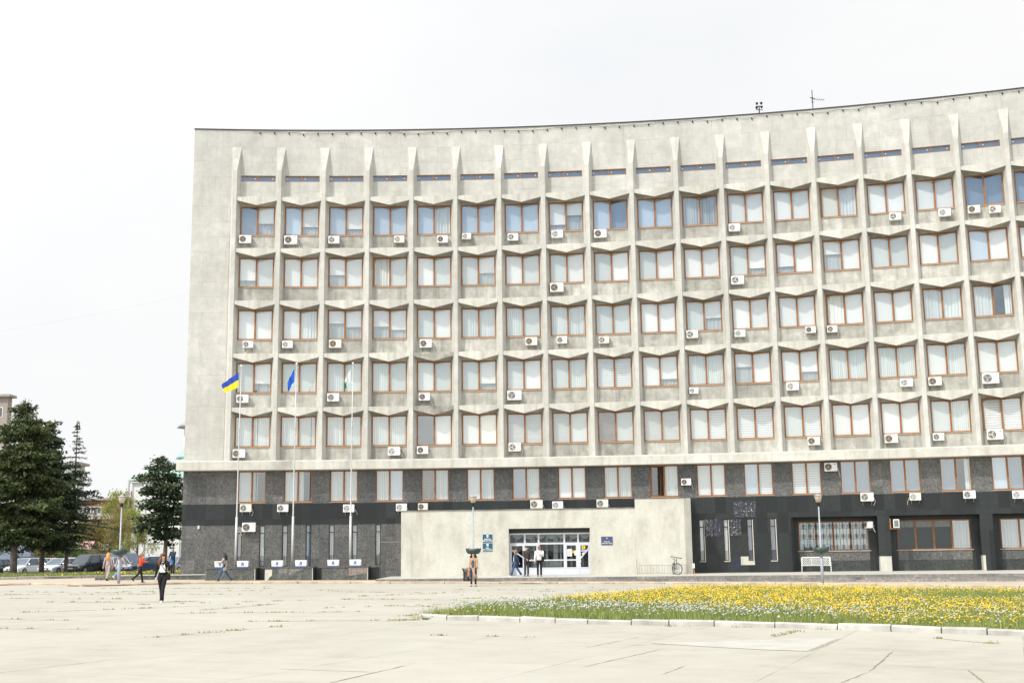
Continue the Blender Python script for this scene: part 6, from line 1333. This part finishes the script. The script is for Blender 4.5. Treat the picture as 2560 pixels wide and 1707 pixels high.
t = thing('bell_tower','white church tower with two tiers of teal and grey roofs behind office corner','tower',(-43,170,0))
m = MB(); m.lathe([(3.3,0),(3.3,14.9)],8); m.build('lower_drum', M_WHW, t); MB().lathe([(3.95,14.9),(3.95,15.05),(2.2,16.9)],8).build('lower_roof', M_TEALR, t); m=MB(); m.lathe([(2.9,16.5),(2.9,19.2)],8); m.build('upper_drum', M_WHW, t)
m = MB(); m.lathe([(3.3,12.6),(3.75,12.9),(3.3,13.2)],16); m.build('string_course', M_WHW, t); MB().lathe([(3.9,19.2),(3.9,19.35),(2.0,20.6),(.4,22)],8).build('upper_roof', M_STEEL, t)
def block(name,label,x0,x1,y,dep,H,wall,floors,nx,roof=True,z0=0,balc=False,cat='apartment block',dark=M_DWIN):
    t = thing(name,label,cat,(x0,y,0)); w_ = x1-x0; MB().box(0,w_,0,dep,0,H).build('wall', wall, t); fh = (H-.8)/floors; wm = MB().box(-.6,.6,-.03,.05,0,1.35).build('t', dark).data; fm = MB().box(-.7,.7,-.02,.02,-.1,1.45).box(-.03,.03,-.05,-.03,0,1.35).build('t', M_WHW).data
    for f in range(floors):
        for i in range(nx):
            x = w_*(i+.5)/nx; o = link('window', fm, t, (x,-.02,.9+f*fh)); link('pane', wm, o, (0,-.01,0))
            if balc and i%2 == 0: MB().box(x-1.4,x+1.4,-1.0,-.05,.2+f*fh,1.2+f*fh).build('balcony', M_PALE if f%2 else wall, t)
    if roof: MB().box(-.5,w_+.5,-.6,dep+.5,H,H+.35).build('roof', M_OLDC, t)
    return t
block('apartment_block','tall old brown and grey apartment block at the far left edge',-105,-74.9,180,1.5,25.2,M_OLDC,8,11)
block('apartment_block','pale apartment block glimpsed between the dense and the slender spruce',-72,-60.2,170,2,14.2,M_PALE,5,5,balc=True)
block('apartment_block','red brown brick apartment block with flat roof behind the leafy trees',-79,-66.5,215,3,11.4,M_BRICK,4,7,balc=True)
t = thing('chimney','small red brick chimney rising just left of the white building','chimney',(-54.6,176,0)); MB().box(-.2,.2,-.2,.2,9.0,10.75).build('shaft', M_BRICK, t); MB().box(-.26,.26,-.26,.26,10.75,10.85).build('cap', M_BRICK, t); MB().box(-2,2,-2,2,0,9).build('base', M_BRICK, t)
t = thing('kiosk','beige kiosk with faded pink roof board and red lettering','kiosk',(-55.6,133.5,0))
MB().box(0,2.75,0,4,0,2.75).build('wall', M_BEIGE, t); MB().add([(-.1,-.3,2.75),(2.9,-.3,2.75),(2.9,1.2,3.75),(-.1,1.2,3.75),(-.1,-.3,2.65),(2.9,-.3,2.65),(2.9,1.2,3.6),(-.1,1.2,3.6)],[(0,1,2,3),(7,6,5,4),(0,4,5,1),(1,5,6,2),(2,6,7,3),(3,7,4,0)]).build('roof', M_PINKR, t)
txt('ЛАВКА',.52,M_RED,t,1.35,-.02,1.95,.012); txt('ПЕЛЬМЕНІ',.5,M_RED,t,1.4,-.02,1.30,.012)
m = MB().box(2.76,6.2,.4,4,0,2.5); m.build('side_wall', M_TANW, t); MB().add([(2.8,-.6,2.15),(6.2,-.6,1.75),(6.2,.5,2.5),(2.8,.5,2.6),(2.8,-.6,2.08),(6.2,-.6,1.68),(6.2,.5,2.42),(2.8,.5,2.5)],[(0,1,2,3),(7,6,5,4),(0,4,5,1),(1,5,6,2),(2,6,7,3),(3,7,4,0)]).build('red_awning', simple('faded_red_awning',(.50,.14,.12),.7), t)
t = thing('small_shop','low tan shop with pink sheet roof, glass door and blue sign','shop',(-50.6,134,0))
MB().box(0,4.1,0,5,0,2.55).build('wall', M_TANW, t); MB().add([(-.3,-.6,2.5),(4.9,-.6,2.5),(4.3,2.5,3.35),(.3,2.5,3.35),(-.3,-.6,2.42),(4.9,-.6,2.42),(4.3,2.5,3.25),(.3,2.5,3.25)],[(0,1,2,3),(7,6,5,4),(0,4,5,1),(1,5,6,2),(2,6,7,3),(3,7,4,0)]).build('roof', M_PINKR, t)
d = MB().box(.75,1.95,-.05,0,0,2.4).build('glazed_door', M_WHITE, t); MB().box(.85,1.32,-.07,-.05,.3,2.3).box(1.4,1.87,-.07,-.05,.3,2.3).build('pane', M_DWIN, d)
o = MB().box(3.0,3.9,-.05,0,.6,2.1).build('window', M_DWIN, t); MB().tube([(3.5,-.08,1.1),(3.5,-.055,1.1)],.33,16).build('round_blue_sign', simple('sky_blue_sign',(.03,.30,.55),.5), t)
for x in (-.02,2.55,3.95): MB().box(x,x+.14,-.08,.0,0,2.5).build('white_post', M_WHITE, t)
# far hedge and street beyond
t = thing('leafy_tree','hazy mass of trees low on the horizon behind the shops','tree line',(-66,160,0)); t['kind']='stuff'
P=[];rr=random.Random(5)
for _ in range(2600): P.append((rr.uniform(-14,22),rr.uniform(-2,3),abs(rr.gauss(0,2.2))+.2))
V,Fq = tufts(P,[(0,0,1)]*len(P),[.5]*len(P),5,4,.8,1,0); npmesh('crown',V,Fq,M_GREENL,t)
# clean-up of scratch objects
for o in list(bpy.data.objects):
    if o.name == 't' or o.name.startswith('t.') or o.name.startswith('t0'): bpy.data.objects.remove(o)
